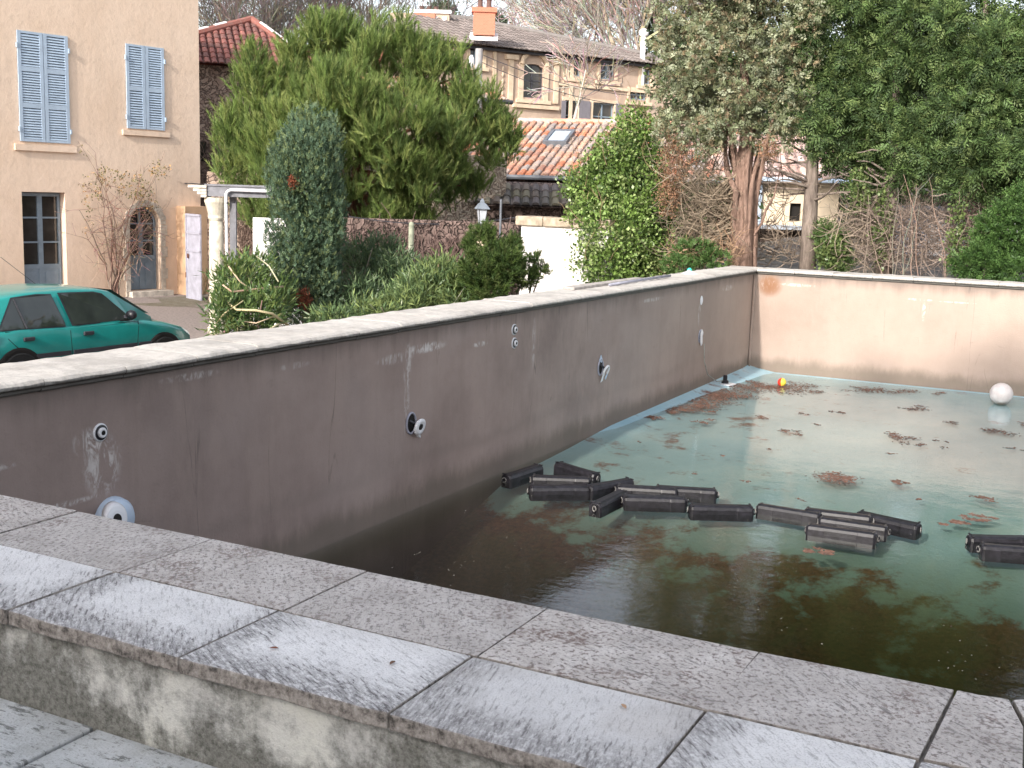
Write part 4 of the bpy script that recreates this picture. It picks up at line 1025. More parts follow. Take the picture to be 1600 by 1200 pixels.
# ================================================================ MANSION
MA = atD(832, 125, 60); MFr, Mat_, mu, mn = frame(MA, ray(3757, 392))
man = empty('mansion', (0, 0, 0), 'large tan mansion on the slope with slate grey tile roof and brick chimney', 'mansion')
def rect(x0, y0, x1, y1):
    a = Mat_(x0, y0); b = Mat_(x1, y1); c1 = Mat_(x0, y1); c2 = Mat_(x1, y0)
    return min(a[0], c1[0]), max(b[0], c2[0]), (b[1] + c1[1]) / 2, (a[1] + c2[1]) / 2
wins = [(rect(818, 100, 848, 153), .5), (rect(889, 95, 907, 119), 0), (rect(938, 98, 960, 124), 0), (rect(1002, 108, 1016, 131), 0), (rect(734, 73, 754, 101), 0),
        (rect(882, 157, 902, 205), 0), (rect(926, 161, 958, 205), 0), (rect(817, 193, 848, 212), 0), (rect(984, 142, 1010, 156), 0), (rect(690, 66, 708, 98), 0), (rect(690, 130, 712, 190), 0), (rect(740, 135, 762, 190), 0)]
se = Mat_(718, 67)[0]; ze = Mat_(832, 82)[1]; s_end = Mat_(1050, 104)[0] + 3; s_start = Mat_(655, 60)[0]
hl = [(w_[0], w_[1], w_[2], w_[3]) + ((w_[3]-w_[2])*.14,)[:1 if ar else 0] for w_, ar in wins]
m = wall_holes(MFr, s_start, s_end, 2.0, ze, hl, .22)
dp_ = -11
for s_a in (s_start, s_end): m.add([MFr(s_a, 2), MFr(s_a, 2, dp_), MFr(s_a, ze, dp_), MFr(s_a, ze)], [(0,1,2,3)])
m.add([MFr(s_start, 2, dp_), MFr(s_end, 2, dp_), MFr(s_end, ze, dp_), MFr(s_start, ze, dp_)], [(0,1,2,3)])
m.build('wall', M['mansion_wall'], man)
for i, (w_, ar) in enumerate(wins):
    a, b, c, d = w_
    f_ = MB(); fb(f_, MFr, a, b, c, d, -.20, -.17); wn_ = f_.build('window', M['glass'], man)
    f_ = MB(); md = (a + b) / 2
    for (p0, p1, q0, q1) in ((a, a + .07, c, d), (b - .07, b, c, d), (md - .04, md + .04, c, d), (a + .07, b - .07, c, c + .07), (a + .07, b - .07, d - .07, d), (a + .07, b - .07, (c*.5 + d*.5), (c*.5 + d*.5) + .05)): fb(f_, MFr, p0, p1, q0, q1, -.169 + (.002 if p0 == md - .04 else 0), -.13)
    f_.build('window_frame', M['door_paint'] if i else M['iron'], wn_)
    f_ = MB(); e = .16 if i else .28
    fb(f_, MFr, a - e, a - .0, c - .1, d + .0, .002, .07); fb(f_, MFr, b + .0, b + e, c - .1, d + .0, .002, .07); fb(f_, MFr, a - e - .12, b + e + .12, c - .28, c - .101, .002, .16)
    if not ar: fb(f_, MFr, a - e, b + e, d + .001, d + .16, .002, .07)
    f_.build('window_surround', M['mansion_trim'], man)
# grand arched window moulding
a, b, c, d = wins[0][0]
m = MB(); md = (a + b)/2; n = 12
pts = [MFr(md + (b-a)*.62*math.cos(pi*i/n), d - .05 + .62*math.sin(pi*i/n), .08) for i in range(n+1)]; m.tube(pts, .13, 6)
for s_ in (-1, 1):
    x = md + s_*(b-a)*1.12; fb(m, MFr, x - .13, x + .13, c - .2, d + .1, .002, .10); fb(m, MFr, x - .35, x + .35, d + .101, d + .32, .002, .2)
    x = md + s_*(b-a)*1.9; fb(m, MFr, x - .09, x + .09, c - 3.2, d + .7, .002, .08)
    for k in range(5): m.lathe([(.02, -.12), (.12, 0), (.02, .12)], 8, lambda p_, q_, r_, k=k, s_=s_: MFr(md + s_*(b-a)*1.5 + p_*.7, d - .35 - k*.30 + r_, .05 + q_*.3))
fb(m, MFr, md - 1.6, md + 1.9, c - 1.55, c - 1.33, .002, .28); fb(m, MFr, md - 1.2, md + 1.5, c - .52, c - .34, .002, .18)
pts = [MFr(md - 1.1 + 2.4*i/12, c - 2.0 - .35*math.sin(pi*i/12), .06) for i in range(13)]; m.tube(pts, .11, 6)
m.build('moulding', M['mansion_trim'], man)
# closed grey shutters by the ground floor windows
for (x0, x1, y0, y1) in ((904, 908, 157, 205), (909, 919, 158, 205), (961, 967, 162, 205), (876, 881, 157, 205)):
    r_ = rect(x0, y0, x1, y1); m = MB(); fb(m, MFr, r_[0], r_[1], r_[2], r_[3], .075, .12); m.build('shutter', simple('grey_shutter', (.17, .16, .18), .7), man) if x0 == 904 else m.build('shutter', bpy.data.materials['grey_shutter'], man)
for z_, e in ((Mat_(900, 128)[1] - .25, .10),):
    m = MB(); fb(m, MFr, wins[1][0][0] - .7, s_end, z_, z_ + .16, .002, e); m.build('string_course', M['mansion_trim'], man)
m = MB(); fb(m, MFr, s_start - .2, s_end + .2, ze - .14, ze - .02, .003, .30); m.build('eaves', M['iron'], man)
# roof: hip seen from the front
Ra = atD(733, 31, 63.5); E0m = np.array(MFr(s_start - 3.0, ze, .6)); E1m = np.array(MFr(s_end + .5, ze, .6)); B1m = np.array(MFr(s_end + .5, ze, dp_ - .6)); B0m = np.array(MFr(s_start - 3.0, ze, dp_ - .6))
RL = Ra - mu * 3.0 - zw * .1
um = mu; nr_ = np.cross(E1m - E0m, Ra - E0m); nr_ = _n(nr_); nr_ = nr_ if nr_[2] > 0 else -nr_; vm = np.cross(nr_, um); vm = vm if vm[2] > 0 else -vm
pm = [(float((p - E0m) @ um), float((p - E0m) @ vm)) for p in (E0m, E1m, Ra, RL)]
m = tiled(MB(), E0m, um, vm, pm, .30, .6, [(.185,.155,.145),(.17,.145,.135),(.20,.17,.16)], .06, 4)
m.add([E0m, E1m, Ra, RL], [(0,1,2,3)], (.12,.10,.095)); m.add([E1m, B1m, Ra], [(0,1,2)], (.2,.17,.16)); m.add([B1m, B0m, RL, Ra], [(0,1,2,3)], (.2,.17,.16)); m.add([B0m, E0m, RL], [(0,1,2)], (.2,.17,.16))
m.build('roof', M['tile'], man)
m = MB(); m.tube([Ra + zw*.03, E1m + zw*.03], .16, 8); m.tube([Ra + zw*.03, RL + zw*.03], .16, 8); m.build('ridge', simple('ridge_grey', (.20, .18, .17), .9), man)
def chimney(px, py_top, py_bot, D, wpx, par, pots=2):
    t_ = atD(px, py_top, D); b = atD(px, py_bot, D); w_ = wpx / FPX * D * 1.02
    ch = MB(); ch.box((-w_/2, -w_*.4, 0), (w_/2, w_*.4, t_[2] - b[2])); o = ch.build('chimney', M['brick'], par, loc=(b[0], b[1], b[2])); o.rotation_euler = (0, 0, R(28))
    c_ = MB(); c_.box((-w_/2 - .08, -w_*.4 - .08, t_[2]-b[2] + .002), (w_/2 + .08, w_*.4 + .08, t_[2]-b[2] + .22)); c_.build('chimney_cap', M['brick'], o)
    for k in range(pots): MB().lathe([(.13, 0), (.11, .35), (.15, .4)], 10).build('chimney_pot', simple('dark_pot', (.12, .07, .06), .9), o, loc=(-w_*.2 + .4*w_*k, 0, t_[2]-b[2] + .222))
    return o
o = chimney(756, 21, 56, 57.5, 32, man)
fb2 = MB(); w_ = 1.0; fb2.box((-.66, -.50, -.10), (.66, .50, .03)); q = fb2.build('chimney_flashing', M['white_panel'], man); q.location = o.location; q.rotation_euler = (R(20), 0, R(28))
# second house part: white parapet and brick chimney left of the roof
sh_ = empty('far_house', (0, 0, 0), 'far house behind the pine with orange brick chimney and white parapet', 'house')
chimney(664, 30, 46, 62, 26, sh_, 3)
hF, _, _, _ = frame(atD(640, 60, 62), (.9, .4)); m = MB(); fb(m, hF, -1, 2.0, 3, 11.45, -5, 0); m.build('wall', M['mansion_wall'], sh_)
m = MB(); [fb(m, hF, .4 + k*.42, .6 + k*.42, 10.9, 11.3, .01, .08) for k in range(4)]; fb(m, hF, .2, 2.1, 11.46, 11.62, -.3, .12); m.build('parapet', M['white_panel'], sh_)
# small tiled gable end peeping behind the pine
tg = empty('small_annexe', (0, 0, 0), 'corner of a small tiled annexe roof right of the pine top', 'annexe')
q = atD(797, 158, 45); tF, _, tu, tn = frame(q, ray(3757, 392)); m = tiled(MB(), np.array(tF(-6, q[2], 0)), tu, _n(-tn*math.cos(R(20)) + zw*math.sin(R(20))), [(0,0),(6,0),(6,1.8),(0,1.8)], .24, .4, PAL)
m.build('roof', M['tile'], tg); m = MB(); fb(m, tF, -6, -.3, 1, q[2] - .05, -2.5, -.3); m.build('wall', M['mansion_wall'], tg); m = MB(); m.tube([tF(-6, q[2]-.05, .08), tF(.05, q[2]-.05, .08)], .08, 8); m.build('gutter', M['iron'], tg)
# stovepipe standing among the treetops
p = atD(1004, 92, 64); tp_ = atD(1004, 46, 64)
fl = empty('stovepipe', (p[0], p[1], p[2] - 1.5), 'tall white metal flue with a round cowl above the mansion roof', 'flue')
MB().lathe([(.14, 0), (.14, tp_[2] - p[2] + 1.1)], 12).build('flue', M['white_panel'], fl); MB().lathe([(.08, 0), (.24, .12), (.26, .3), (.12, .42), (.02, .46)], 14).build('cowl', M['white_panel'], fl, True, loc=(0, 0, tp_[2] - p[2] + 1.1))

# ================================================================ RED ROOF PAVILION (behind the house corner)
pv = empty('pavilion', (0, 0, 0), 'pavilion with dark red hipped tile roof and creeper covered walls behind the house', 'pavilion')
Ap = atD(393, 33, 40); e1 = atD(290, 106, 37.0); e2 = atD(500, 100, 37.5); e1[2] = e2[2] = (e1[2] + e2[2]) / 2
e1 = e1 - _n(e2 - e1) * 2.0
upv = _n(e2 - e1); npv = np.cross(e2 - e1, Ap - e1); npv = _n(npv); npv = npv if npv[2] > 0 else -npv; vpv = np.cross(npv, upv); vpv = vpv if vpv[2] > 0 else -vpv
pp = [(float((p - e1) @ upv), float((p - e1) @ vpv)) for p in (e1, e2, Ap)]
m = tiled(MB(), e1, upv, vpv, pp, .21, .34, [(.25,.095,.08),(.21,.08,.07),(.29,.115,.095),(.18,.08,.07)], .045)
bk = Ap + (Ap - (e1 + e2)/2) * np.array([1, 1, -1]); e3 = e2 + (Ap - (e1+e2)/2) * np.array([2, 2, 0]); e4 = e1 + (Ap - (e1+e2)/2) * np.array([2, 2, 0])
m.add([e1, e2, Ap], [(0,1,2)], (.16,.05,.045)); m.add([e2, e3, Ap], [(0,1,2)], (.34,.09,.065)); m.add([e3, e4, Ap], [(0,1,2)], (.3,.08,.06)); m.add([e4, e1, Ap], [(0,1,2)], (.34,.09,.065))
m.build('roof', M['tile'], pv)
m = MB()
for E_ in (e1, e2): m.tube([Ap + zw*.05, E_ + (Ap - E_)*.12 + zw*.05], .12, 8, (.27,.105,.085))
m.build('hip_tiles', M['tile'], pv)
m = MB()
for k in (.2, .34, .5, .68, .85):
    a = Ap + (e1 - Ap)*k + zw*.13; MB().tube([a, a + (e1 - Ap)*.09], .07, 6).build('hip_mortar', M['white_panel'], pv)
    a = Ap + (e2 - Ap)*k*.7 + zw*.13; MB().tube([a, a + (e2 - Ap)*.10], .07, 6).build('hip_mortar', M['white_panel'], pv)
ins = _n(Ap - (e1+e2)/2); ins[2] = 0; ins = _n(ins)
q1 = e1 + ins*.5 + upv*.5; q2 = e2 + ins*.5 - upv*.5; q3 = q2 + ins*5.5; q4 = q1 + ins*5.5
m = MB()
for p, q in ((q1, q2), (q2, q3), (q3, q4), (q4, q1)): m.add([(p[0], p[1], 0), (q[0], q[1], 0), (q[0], q[1], e1[2] - .02), (p[0], p[1], e1[2] - .02)], [(0,1,2,3)])
m.build('wall', M['rubble'], pv)
PVF, PVat, _, _ = frame(q1, q2 - q1)
for (x0, y0, x1, y1) in ((309, 222, 322, 252),):
    a = PVat(x0, y1); b = PVat(x1, y0); m = MB(); fb(m, PVF, a[0], b[0], a[1], b[1], .01, .04); m.build('window', M['glass'], pv)
# creeper stems on its wall and the dark wall behind the portico
def creeper(F, s0, s1, z0, z1, n, name, label, col=(.20, .14, .115)):
    m = MB()
    for _ in range(n):
        s_ = rnd.uniform(s0, s1); z = z0; pts = [F(s_, z, .05)]; 
        while z < z1 * rnd.uniform(.6, 1) and len(pts) < 30:
            z += rnd.uniform(.12, .3); s_ += rnd.gauss(0, .12); pts.append(F(s_, z, .05 + rnd.uniform(0, .12)))
        k = rnd.uniform(.6, 1.3)
        if len(pts) > 1: m.tube(pts, [.018 * (1 - .7*i/len(pts)) for i in range(len(pts))], 3, tuple(c_*k for c_ in col), cap=False)
    return tag(m.build(name, M['twig']), label, 'creeper')
creeper(PVF, 1, 8, 0, 5.5, 260, 'bare_creeper', 'leafless brown creeper covering the pavilion wall')
# dark hedge-like wall behind the portico
dF, _, _, _ = frame(atD(318, 450, 27.5), atD(440, 450, 26.5) - atD(318, 450, 27.5)); m = MB(); fb(m, dF, 0.1, 5.2, 0, 2.9, -.3, 0)
tag(m.build('rubble_wall', M['rubble'], bevel=.03), 'high shaded rubble wall seen through the portico', 'wall')
creeper(dF, 1.0, 4.6, 0, 2.9, 240, 'bare_creeper', 'leafless brown creeper on the wall seen through the portico')
creeper(gF, -1, Lg, .2, 2.2, 200, 'bare_creeper', 'reddish bare creeper over the garden wall behind the oleanders', (.20, .135, .12))

# ================================================================ PALE HOUSE at the right, behind the trunks
cw = empty('cottage', (0, 0, 0), 'cream cottage with pink tile roof glimpsed between the conifer trunks', 'cottage')
c0 = atD(1140, 345, 31); c1 = atD(1308, 345, 31.3); cF, cAt, cu_, cn_ = frame(c0, c1 - c0); Lc = float(np.linalg.norm((c1-c0)[:2]))
zt = cAt(1240, 278)[1]; z_b = cAt(1240, 352)[1]
wa = cAt(1233, 345); wb = cAt(1252, 318)
m = wall_holes(cF, 0, Lc, z_b, zt, [(wa[0], wb[0], wa[1], wb[1])], .2)
for s_a in (0, Lc): m.add([cF(s_a, z_b), cF(s_a, z_b, -5), cF(s_a, zt, -5), cF(s_a, zt)], [(0,1,2,3)])
m.build('wall', M['cream_wall'], cw)
m = MB(); fb(m, cF, wa[0], wb[0], wa[1], wb[1], -.19, -.15); m.build('window', M['dark_interior'], cw)
m = MB(); fb(m, cF, .05, Lc - .05, .8, z_b - .12, -.5, -.25); m.build('undercroft', M['rubble_dark'], cw)
m = MB(); fb(m, cF, -.1, Lc + .1, z_b - .11, z_b - .002, -.5, .3); m.build('ledge', simple('blue_grey_ledge', (.36, .40, .45), .6), cw)
sl2 = _n(-cn_ * math.cos(R(22)) + zw * math.sin(R(22)))
m = tiled(MB(), np.array(cF(-.4, zt - .05, .45)), cu_, sl2, [(0, 0), (Lc + .8, 0), (Lc + .8, 3.2), (0, 3.2)], .23, .4, [(.62,.42,.36),(.56,.36,.31),(.66,.52,.48),(.5,.36,.33)])
m.build('roof', M['tile'], cw)
m = MB(); s0 = cAt(1188, 300)[0]; m.tube([cF(s0, zt, .1), cF(s0, z_b, .1)], .05, 6); m.tube([cF(-.3, zt - .06, .5), cF(Lc + .3, zt - .06, .5)], .06, 6); m.build('gutter', M['blue_pvc'], cw)
# low grey-white shed beyond the twigs further right
sd_ = empty('garden_shed', (0, 0, 0), 'low bluish white shed almost hidden by brown twigs at right', 'shed')
c0 = atD(1395, 400, 27); c1 = atD(1580, 400, 27); sF, sAt, _, _ = frame(c0, c1 - c0); Ls = float(np.linalg.norm((c1-c0)[:2]))
zs = sAt(1480, 330)[1]
m = MB(); fb(m, sF, 0, Ls, .6, zs, -2.5, 0); m.build('wall', simple('bluish_render', (.40, .42, .50), .8, .2, 3), sd_)
m = MB(); fb(m, sF, -.2, Ls + .2, zs + .002, zs + .1, -2.7, .3); m.build('roof', M['lintel'], sd_)
m = MB(); fb(m, sF, .7, 1.4, 1.0, zs - .2, .004, .03); fb(m, sF, 1.9, 2.5, 1.5, zs - .2, .004, .03); m.build('door', M['white_panel'], sd_)

# ================================================================ VEGETATION
def px_len(n, D): return n / FPX * D * 1.03
def lob(px, py, D, rx, ry=None, depth=1.0):
    ry = ry or rx; return (atD(px, py, D), np.array([px_len(rx, D), px_len(rx, D) * depth, px_len(ry, D)]))
def unit(v): return v / (np.linalg.norm(v, axis=-1, keepdims=True) + 1e-9)
def pick(lobes, n, shell, power=.7):
    Cn = np.array([l[0] for l in lobes]); Rd = np.array([l[1] for l in lobes])
    wts = (Rd.prod(1)) ** power; wts /= wts.sum(); idx = rng.choice(len(lobes), n, p=wts)
    u = unit(rng.normal(size=(n, 3))); r = rng.uniform(shell[0], shell[1], (n, 1)) ** .6
    return Cn[idx] + u * r * Rd[idx], unit(u / Rd[idx]), idx
def sub_lobes(lobes, k, f, flat=.6, shell=(.45, 1.0), D=None):
    out = []
    for c, r in lobes:
        for _ in range(k):
            u = rng.normal(size=3); u /= np.linalg.norm(u); q = c + u * rng.uniform(*shell) * r
            rr = float(r.mean()) * f * rng.uniform(.7, 1.3); out.append((q, np.array([rr, rr, rr * flat])))
    return out
def colours(cols, n, jit=.18):
    c = np.array(cols)[rng.integers(len(cols), size=n)]; return c * rng.uniform(1 - jit, 1 + jit, (n, 1))
def origin_shift(V, par): return V - (np.array(par.location) if par else 0)
def leaves(name, par, lobes, n, per, cr, L, W, cols, mat='leaf', up=.3, out=.6, ran=.6, shell=(.35, 1.0), jit=.2, stretch=1.0):
    c, o, _ = pick(lobes, n, shell); cc = colours(cols, n, jit)
    c = np.repeat(c, per, 0); o = np.repeat(o, per, 0); cc = np.repeat(cc, per, 0) * rng.uniform(.85, 1.15, (n * per, 1)); N = n * per
    p = c + rng.normal(size=(N, 3)) * cr * np.array([1, 1, stretch]); d = unit(o * out + rng.normal(size=(N, 3)) * ran + np.array([0, 0, up]))
    s = unit(np.cross(d, rng.normal(size=(N, 3)))); l = L * rng.uniform(.6, 1.2, (N, 1)); w_ = W * rng.uniform(.7, 1.2, (N, 1))
    V = np.stack([p, p + d*l*.5 + s*w_*.5, p + d*l, p + d*l*.5 - s*w_*.5], 1).reshape(-1, 3)
    return quads_obj(name, origin_shift(V, par), cc, M[mat], par)
def needles(name, par, lobes, n, per, L, W, cols, up=.8, out=.7, cone=.55, shoot=.18, shell=(.5, 1.0), mat='leaf', jit=.2):
    c, o, _ = pick(lobes, n, shell); cc = colours(cols, n, jit)
    ax = unit(o * out + np.array([0, 0, up]) + rng.normal(size=(n, 3)) * .25)
    c = np.repeat(c, per, 0); ax = np.repeat(ax, per, 0); cc = np.repeat(cc, per, 0) * rng.uniform(.8, 1.2, (n * per, 1)); N = n * per
    p = c + ax * rng.uniform(-.5, 1, (N, 1)) * shoot; d = unit(ax + rng.normal(size=(N, 3)) * cone); s = unit(np.cross(d, rng.normal(size=(N, 3))))
    V = np.stack([p - s*W/2, p + s*W/2, p + d * L * rng.uniform(.7, 1.2, (N, 1))], 1).reshape(-1, 3)
    return quads_obj(name, origin_shift(V, par), cc, M[mat], par, nv=3)
def sprays(name, par, lobes, n, k, L, lw, cols, up=-.1, out=.9, ran=.45, shell=(.4, 1.0), curl=.25, mat='leaf', jit=.2, ll=.42):
    c, o, _ = pick(lobes, n, shell); cc = colours(cols, n, jit)
    a = unit(o * out + rng.normal(size=(n, 3)) * ran + np.array([0, 0, up])); nr = unit(np.cross(a, rng.normal(size=(n, 3)))); sd_ = np.cross(a, nr)
    Ls = L * rng.uniform(.65, 1.25, (n, 1)); V = []; CC = []
    for j in range(k):
        t_ = (j + .5) / k; sg = 1 if j % 2 else -1
        base = c + a * Ls * t_ + nr * curl * Ls * t_ * t_ ; 
        dd = unit(a * .75 + sd_ * sg * .75 + nr * rng.normal(size=(n, 1)) * .3 + rng.normal(size=(n, 3)) * .15) if j < k - 1 else a
        l = Ls * ll * (1.15 - t_ * .7); s = unit(np.cross(dd, nr)); w_ = lw * (1.2 - .5 * t_)
        V.append(np.stack([base, base + dd*l*.45 + s*w_*.5, base + dd*l, base + dd*l*.45 - s*w_*.5], 1)); CC.append(cc * rng.uniform(.85, 1.15, (n, 1)))
    V = np.concatenate(V).reshape(-1, 3); CC = np.concatenate(CC)
    return quads_obj(name, origin_shift(V, par), CC, M[mat], par)
def wig(p, q, n=6, amp=.1, sag=0):
    p = np.array(p, float); q = np.array(q, float); L = np.linalg.norm(q - p); out = []
    off = np.array([rnd.gauss(0, amp), rnd.gauss(0, amp), rnd.gauss(0, amp)]) * L
    for i in range(n + 1):
        t_ = i / n; out.append(p + (q - p) * t_ + off * math.sin(pi * t_) + np.array([rnd.gauss(0, .012), rnd.gauss(0, .012), rnd.gauss(0, .012)]) * L * (0 < i < n) - zw * sag * L * 4 * t_ * (1 - t_))
    return out
def taper(r0, r1, n): return [r0 + (r1 - r0) * i / n for i in range(n + 1)]
def branch(m, p, d, L, r, lev, col, ch=3, spread=.6, up=.1, minr=.004, ratio=.68, k=4):
    n = 4 if lev > 1 else 3; pts = [np.array(p, float)]; dd = np.array(d, float)
    for i in range(n):
        dd = _n(dd + np.array([rnd.gauss(0, .13), rnd.gauss(0, .13), rnd.gauss(0, .13) + up * .25])); pts.append(pts[-1] + dd * L / n)
    m.tube(pts, [max(minr, r * (1 - .45 * i / n)) for i in range(n + 1)], k if lev > 1 else 3, tuple(c_ * rnd.uniform(.75, 1.2) for c_ in col), cap=False)
    if lev == 0: return
    for j in range(ch + (rnd.random() < .4)):
        f_ = rnd.uniform(.35, 1.0) if j else 1.0; i = min(n, max(1, int(round(f_ * n)))); q = pts[i]
        v = np.array([rnd.gauss(0, 1) for _ in range(3)]); v -= dd * (v @ dd); v = _n(v)
        branch(m, q, _n(dd + v * spread * rnd.uniform(.6, 1.4) + np.array([0, 0, up])), L * ratio * rnd.uniform(.75, 1.15), max(minr, r * .6), lev - 1, col, ch, spread, up, minr, ratio, k)
def rel_empty(name, loc, label, cat, group=None): return empty(name, tuple(float(v) for v in loc), label, cat, group)
class RMB(MB):   # mesh builder whose points are world points, built relative to a thing
    def build(s, name, mat, parent=None, smooth=False, bevel=0, loc=None):
        b = np.array(parent.location); s.v = [tuple(np.array(v) - b) for v in s.v]; return MB.build(s, name, mat, parent, smooth, bevel, loc)

# --- big umbrella pine
D0 = 25
tb = atD(558, 430, D0); tb[2] = .2
pine = rel_empty('pine_tree', tb, 'large round crowned pine with bright green needle tufts left of the mansion', 'tree')
m = RMB(); top = atD(575, 120, D0 + .3); fork = atD(556, 300, D0)
m.tube([tb, (tb + fork)/2 + np.array([.06, 0, 0]), fork], [.17, .14, .12], 10)
m.tube(wig(fork, top, 7, .04), taper(.12, .03, 7), 8)
PL = [(420,205,78,-.3),(388,270,46,-.4),(405,325,34,-.3),(432,118,62,.2),(512,72,62,.3),(590,80,62,0),(655,112,58,.3),(690,160,45,0),(545,165,82,-1.2),(480,215,75,-1.5),(620,200,72,-1.4),(690,240,66,-.6),(748,232,52,.4),(786,218,32,.6),(655,285,48,-1.0),(600,322,36,-.8),(440,300,62,-1.2),(480,345,40,-.6),(720,290,38,.6),(368,200,32,.4),(700,95,30,.3),(722,118,30,.3),(742,165,36,.3),(772,195,32,.4),(600,258,42,-1.2),(560,232,42,-1.3),(510,305,46,-1.2),(645,325,42,-.4),(598,348,36,-.9),(460,335,46,-.9),(690,215,42,-1.0),(665,255,40,-.9),(610,55,34,.2),(470,80,34,.3)]
lobes = [lob(x, y, D0 + dd, r * .90, r * .88, 1.15) for x, y, r, dd in PL]
for x, y, r, dd in PL: m.tube(wig(fork + (top - fork) * min(.9, max(0, (300 - y) / 260)), atD(x, y, D0 + dd), 5, .06), taper(.06, .015, 5), 5)
m.build('trunk', M['bark_pine'], pine, True)
needles('crown', pine, sub_lobes(lobes, 17, .36, .85, (.5, 1.0)), 10500, 54, .125, .0105, [(.20,.28,.08),(.17,.245,.07),(.25,.32,.10),(.12,.18,.055),(.28,.33,.11)], up=.95, out=.5, cone=.30, shoot=.20, shell=(.2, 1.0), jit=.26, mat='needle')
# --- columnar blue green cypress
D0 = 16; tb = atD(480, 520, D0); tb[2] = 0
cyp = rel_empty('columnar_cypress', tb, 'dense upright blue green cypress with rusty dead patches in front of the pine', 'tree')
m = RMB(); m.tube([tb, atD(482, 300, D0)], [.10, .03], 8); m.build('trunk', M['bark_red'], cyp)
lobes = [lob(480, 335, D0, 58, 150, 1.0)] + [lob(480 + rnd.uniform(-12, 12), y_, D0, 40, 40, 1.0) for y_ in range(230, 500, 22)]
for k in range(66):
    y = rnd.uniform(225, 480); tt = (y - 180) / 320; wd = 70 * min(1, (tt + .12) * 2.6) ** .6 * (1 - .25 * max(0, tt - .55) / .45)
    x = 481 + rnd.uniform(-1, 1) * (wd - 13); dd = -math.sqrt(max(0, 1 - ((x - 481)/70)**2)) * px_len(60, D0) * rnd.uniform(.5, 1.0) * (1 if rnd.random() < .75 else -1)
    lobes.append(lob(x, y, D0 + dd, 12, rnd.uniform(32, 52), 1))
for x, y, r in [(470,205,11),(487,198,12),(455,220,11),(505,215,12),(525,245,11),(440,240,11),(476,190,8),(462,186,6),(497,184,6),(512,200,7),(441,212,7),(430,235,8),(535,232,8)]: lobes.append(lob(x, y, D0, r*.8, r * 3.0))
sprays('crown', cyp, lobes, 17000, 7, .075, .018, [(.105,.165,.10),(.085,.14,.09),(.13,.19,.105),(.16,.205,.09),(.065,.11,.065)], up=1.1, out=.55, ran=.3, shell=(.7, 1.0), curl=.1, jit=.32)
leaves('dead_patch', cyp, [lob(457, 285, D0 - .50, 3.5, 7, .4)], 30, 9, .02, .045, .014, [(.22,.07,.035),(.16,.05,.03)], 'twig', up=.8)
leaves('dead_patch', cyp, [lob(474, 468, D0 - .50, 10, 16, .4)], 60, 9, .02, .045, .014, [(.22,.07,.035),(.16,.05,.03)], 'twig', up=.8)
# --- oleanders
def oleander(lobes, base, n, label, D, pale=0, cols=None, stemcol=(.42,.34,.24), mark='oleander', L=.13):
    b = base.copy(); b[2] = 0; o = rel_empty(mark, b, label, 'shrub', None); m = RMB()
    for l in lobes:
        for _ in range(5):
            q = l[0] + rng.normal(size=3) * l[1] * .5; m.tube(wig(b + rng.normal(size=3)*np.array([.2,.2,0]), q, 6, .1), taper(.016, .005, 6), 4, tuple(c_ * rnd.uniform(.7, 1.1) for c_ in stemcol))
    m.build('stem', M['twig'], o)
    leaves('foliage', o, lobes, n, 9, .05, L, .021, cols or [(.11,.18,.06),(.08,.145,.055),(.15,.22,.07),(.19,.24,.08)], 'leaf_gloss', up=.55, out=.5, ran=.55, shell=(.2, 1.0))
    return o
ol1 = oleander([lob(370, 440, 14.6, 36, 32), lob(400, 490, 14.2, 45, 40), lob(355, 495, 14.0, 30, 38), lob(395, 420, 15, 24, 22), lob(430, 460, 15, 26, 34)], atD(385, 520, 14.4), 620, 'oleander with pale arching stems between column and cypress', 14.5)
m = RMB(); pc = (.62, .50, .34)
for pts, r in (([(442,448,14.6),(400,452,14.2),(362,456,14),(348,445,14)], .014), ([(450,508,14.2),(425,490,13.8),(400,485,13.7),(370,484,13.8),(352,470,14)], .017), ([(455,500,14.5),(432,508,13.9),(412,520,13.8)], .015), ([(345,398,15),(360,420,14.3),(375,440,14.2),(420,470,14.4)], .010), ([(365,500,14),(400,505,13.7),(440,490,14)], .009), ([(435,440,14),(420,415,14.2),(400,400,14.6)], .009), ([(380,470,13.9),(350,490,13.8),(338,505,13.9)], .008)):
    P_ = [atD(*p) for p in pts]; m.tube(P_, taper(r, r*.7, len(P_)-1), 6, tuple(c_*rnd.uniform(.85, 1.1) for c_ in pc))
m.build('bare_stem', M['twig'], ol1, True)
oleander([lob(570, 420, 17, 42, 42), lob(615, 440, 16.6, 45, 42), lob(560, 470, 16, 38, 36), lob(650, 470, 16, 38, 30), lob(600, 395, 17.2, 28, 24)], atD(600, 500, 16.8), 1150, 'dark oleander just right of the columnar cypress', 16.8, cols=[(.085,.135,.07),(.105,.16,.075),(.14,.19,.09),(.06,.10,.05)])
oleander([lob(690, 440, 15.6, 48, 36), lob(660, 460, 15.2, 42, 34), lob(720, 465, 15, 36, 30), lob(630, 480, 14.8, 36, 26), lob(580, 490, 14.6, 36, 20), lob(520, 500, 14.2, 30, 16)], atD(665, 500, 15.4), 900, 'lighter green oleander between dark oleander and dwarf pine', 15.4, cols=[(.13,.19,.08),(.17,.23,.09),(.10,.16,.07),(.22,.28,.10)])
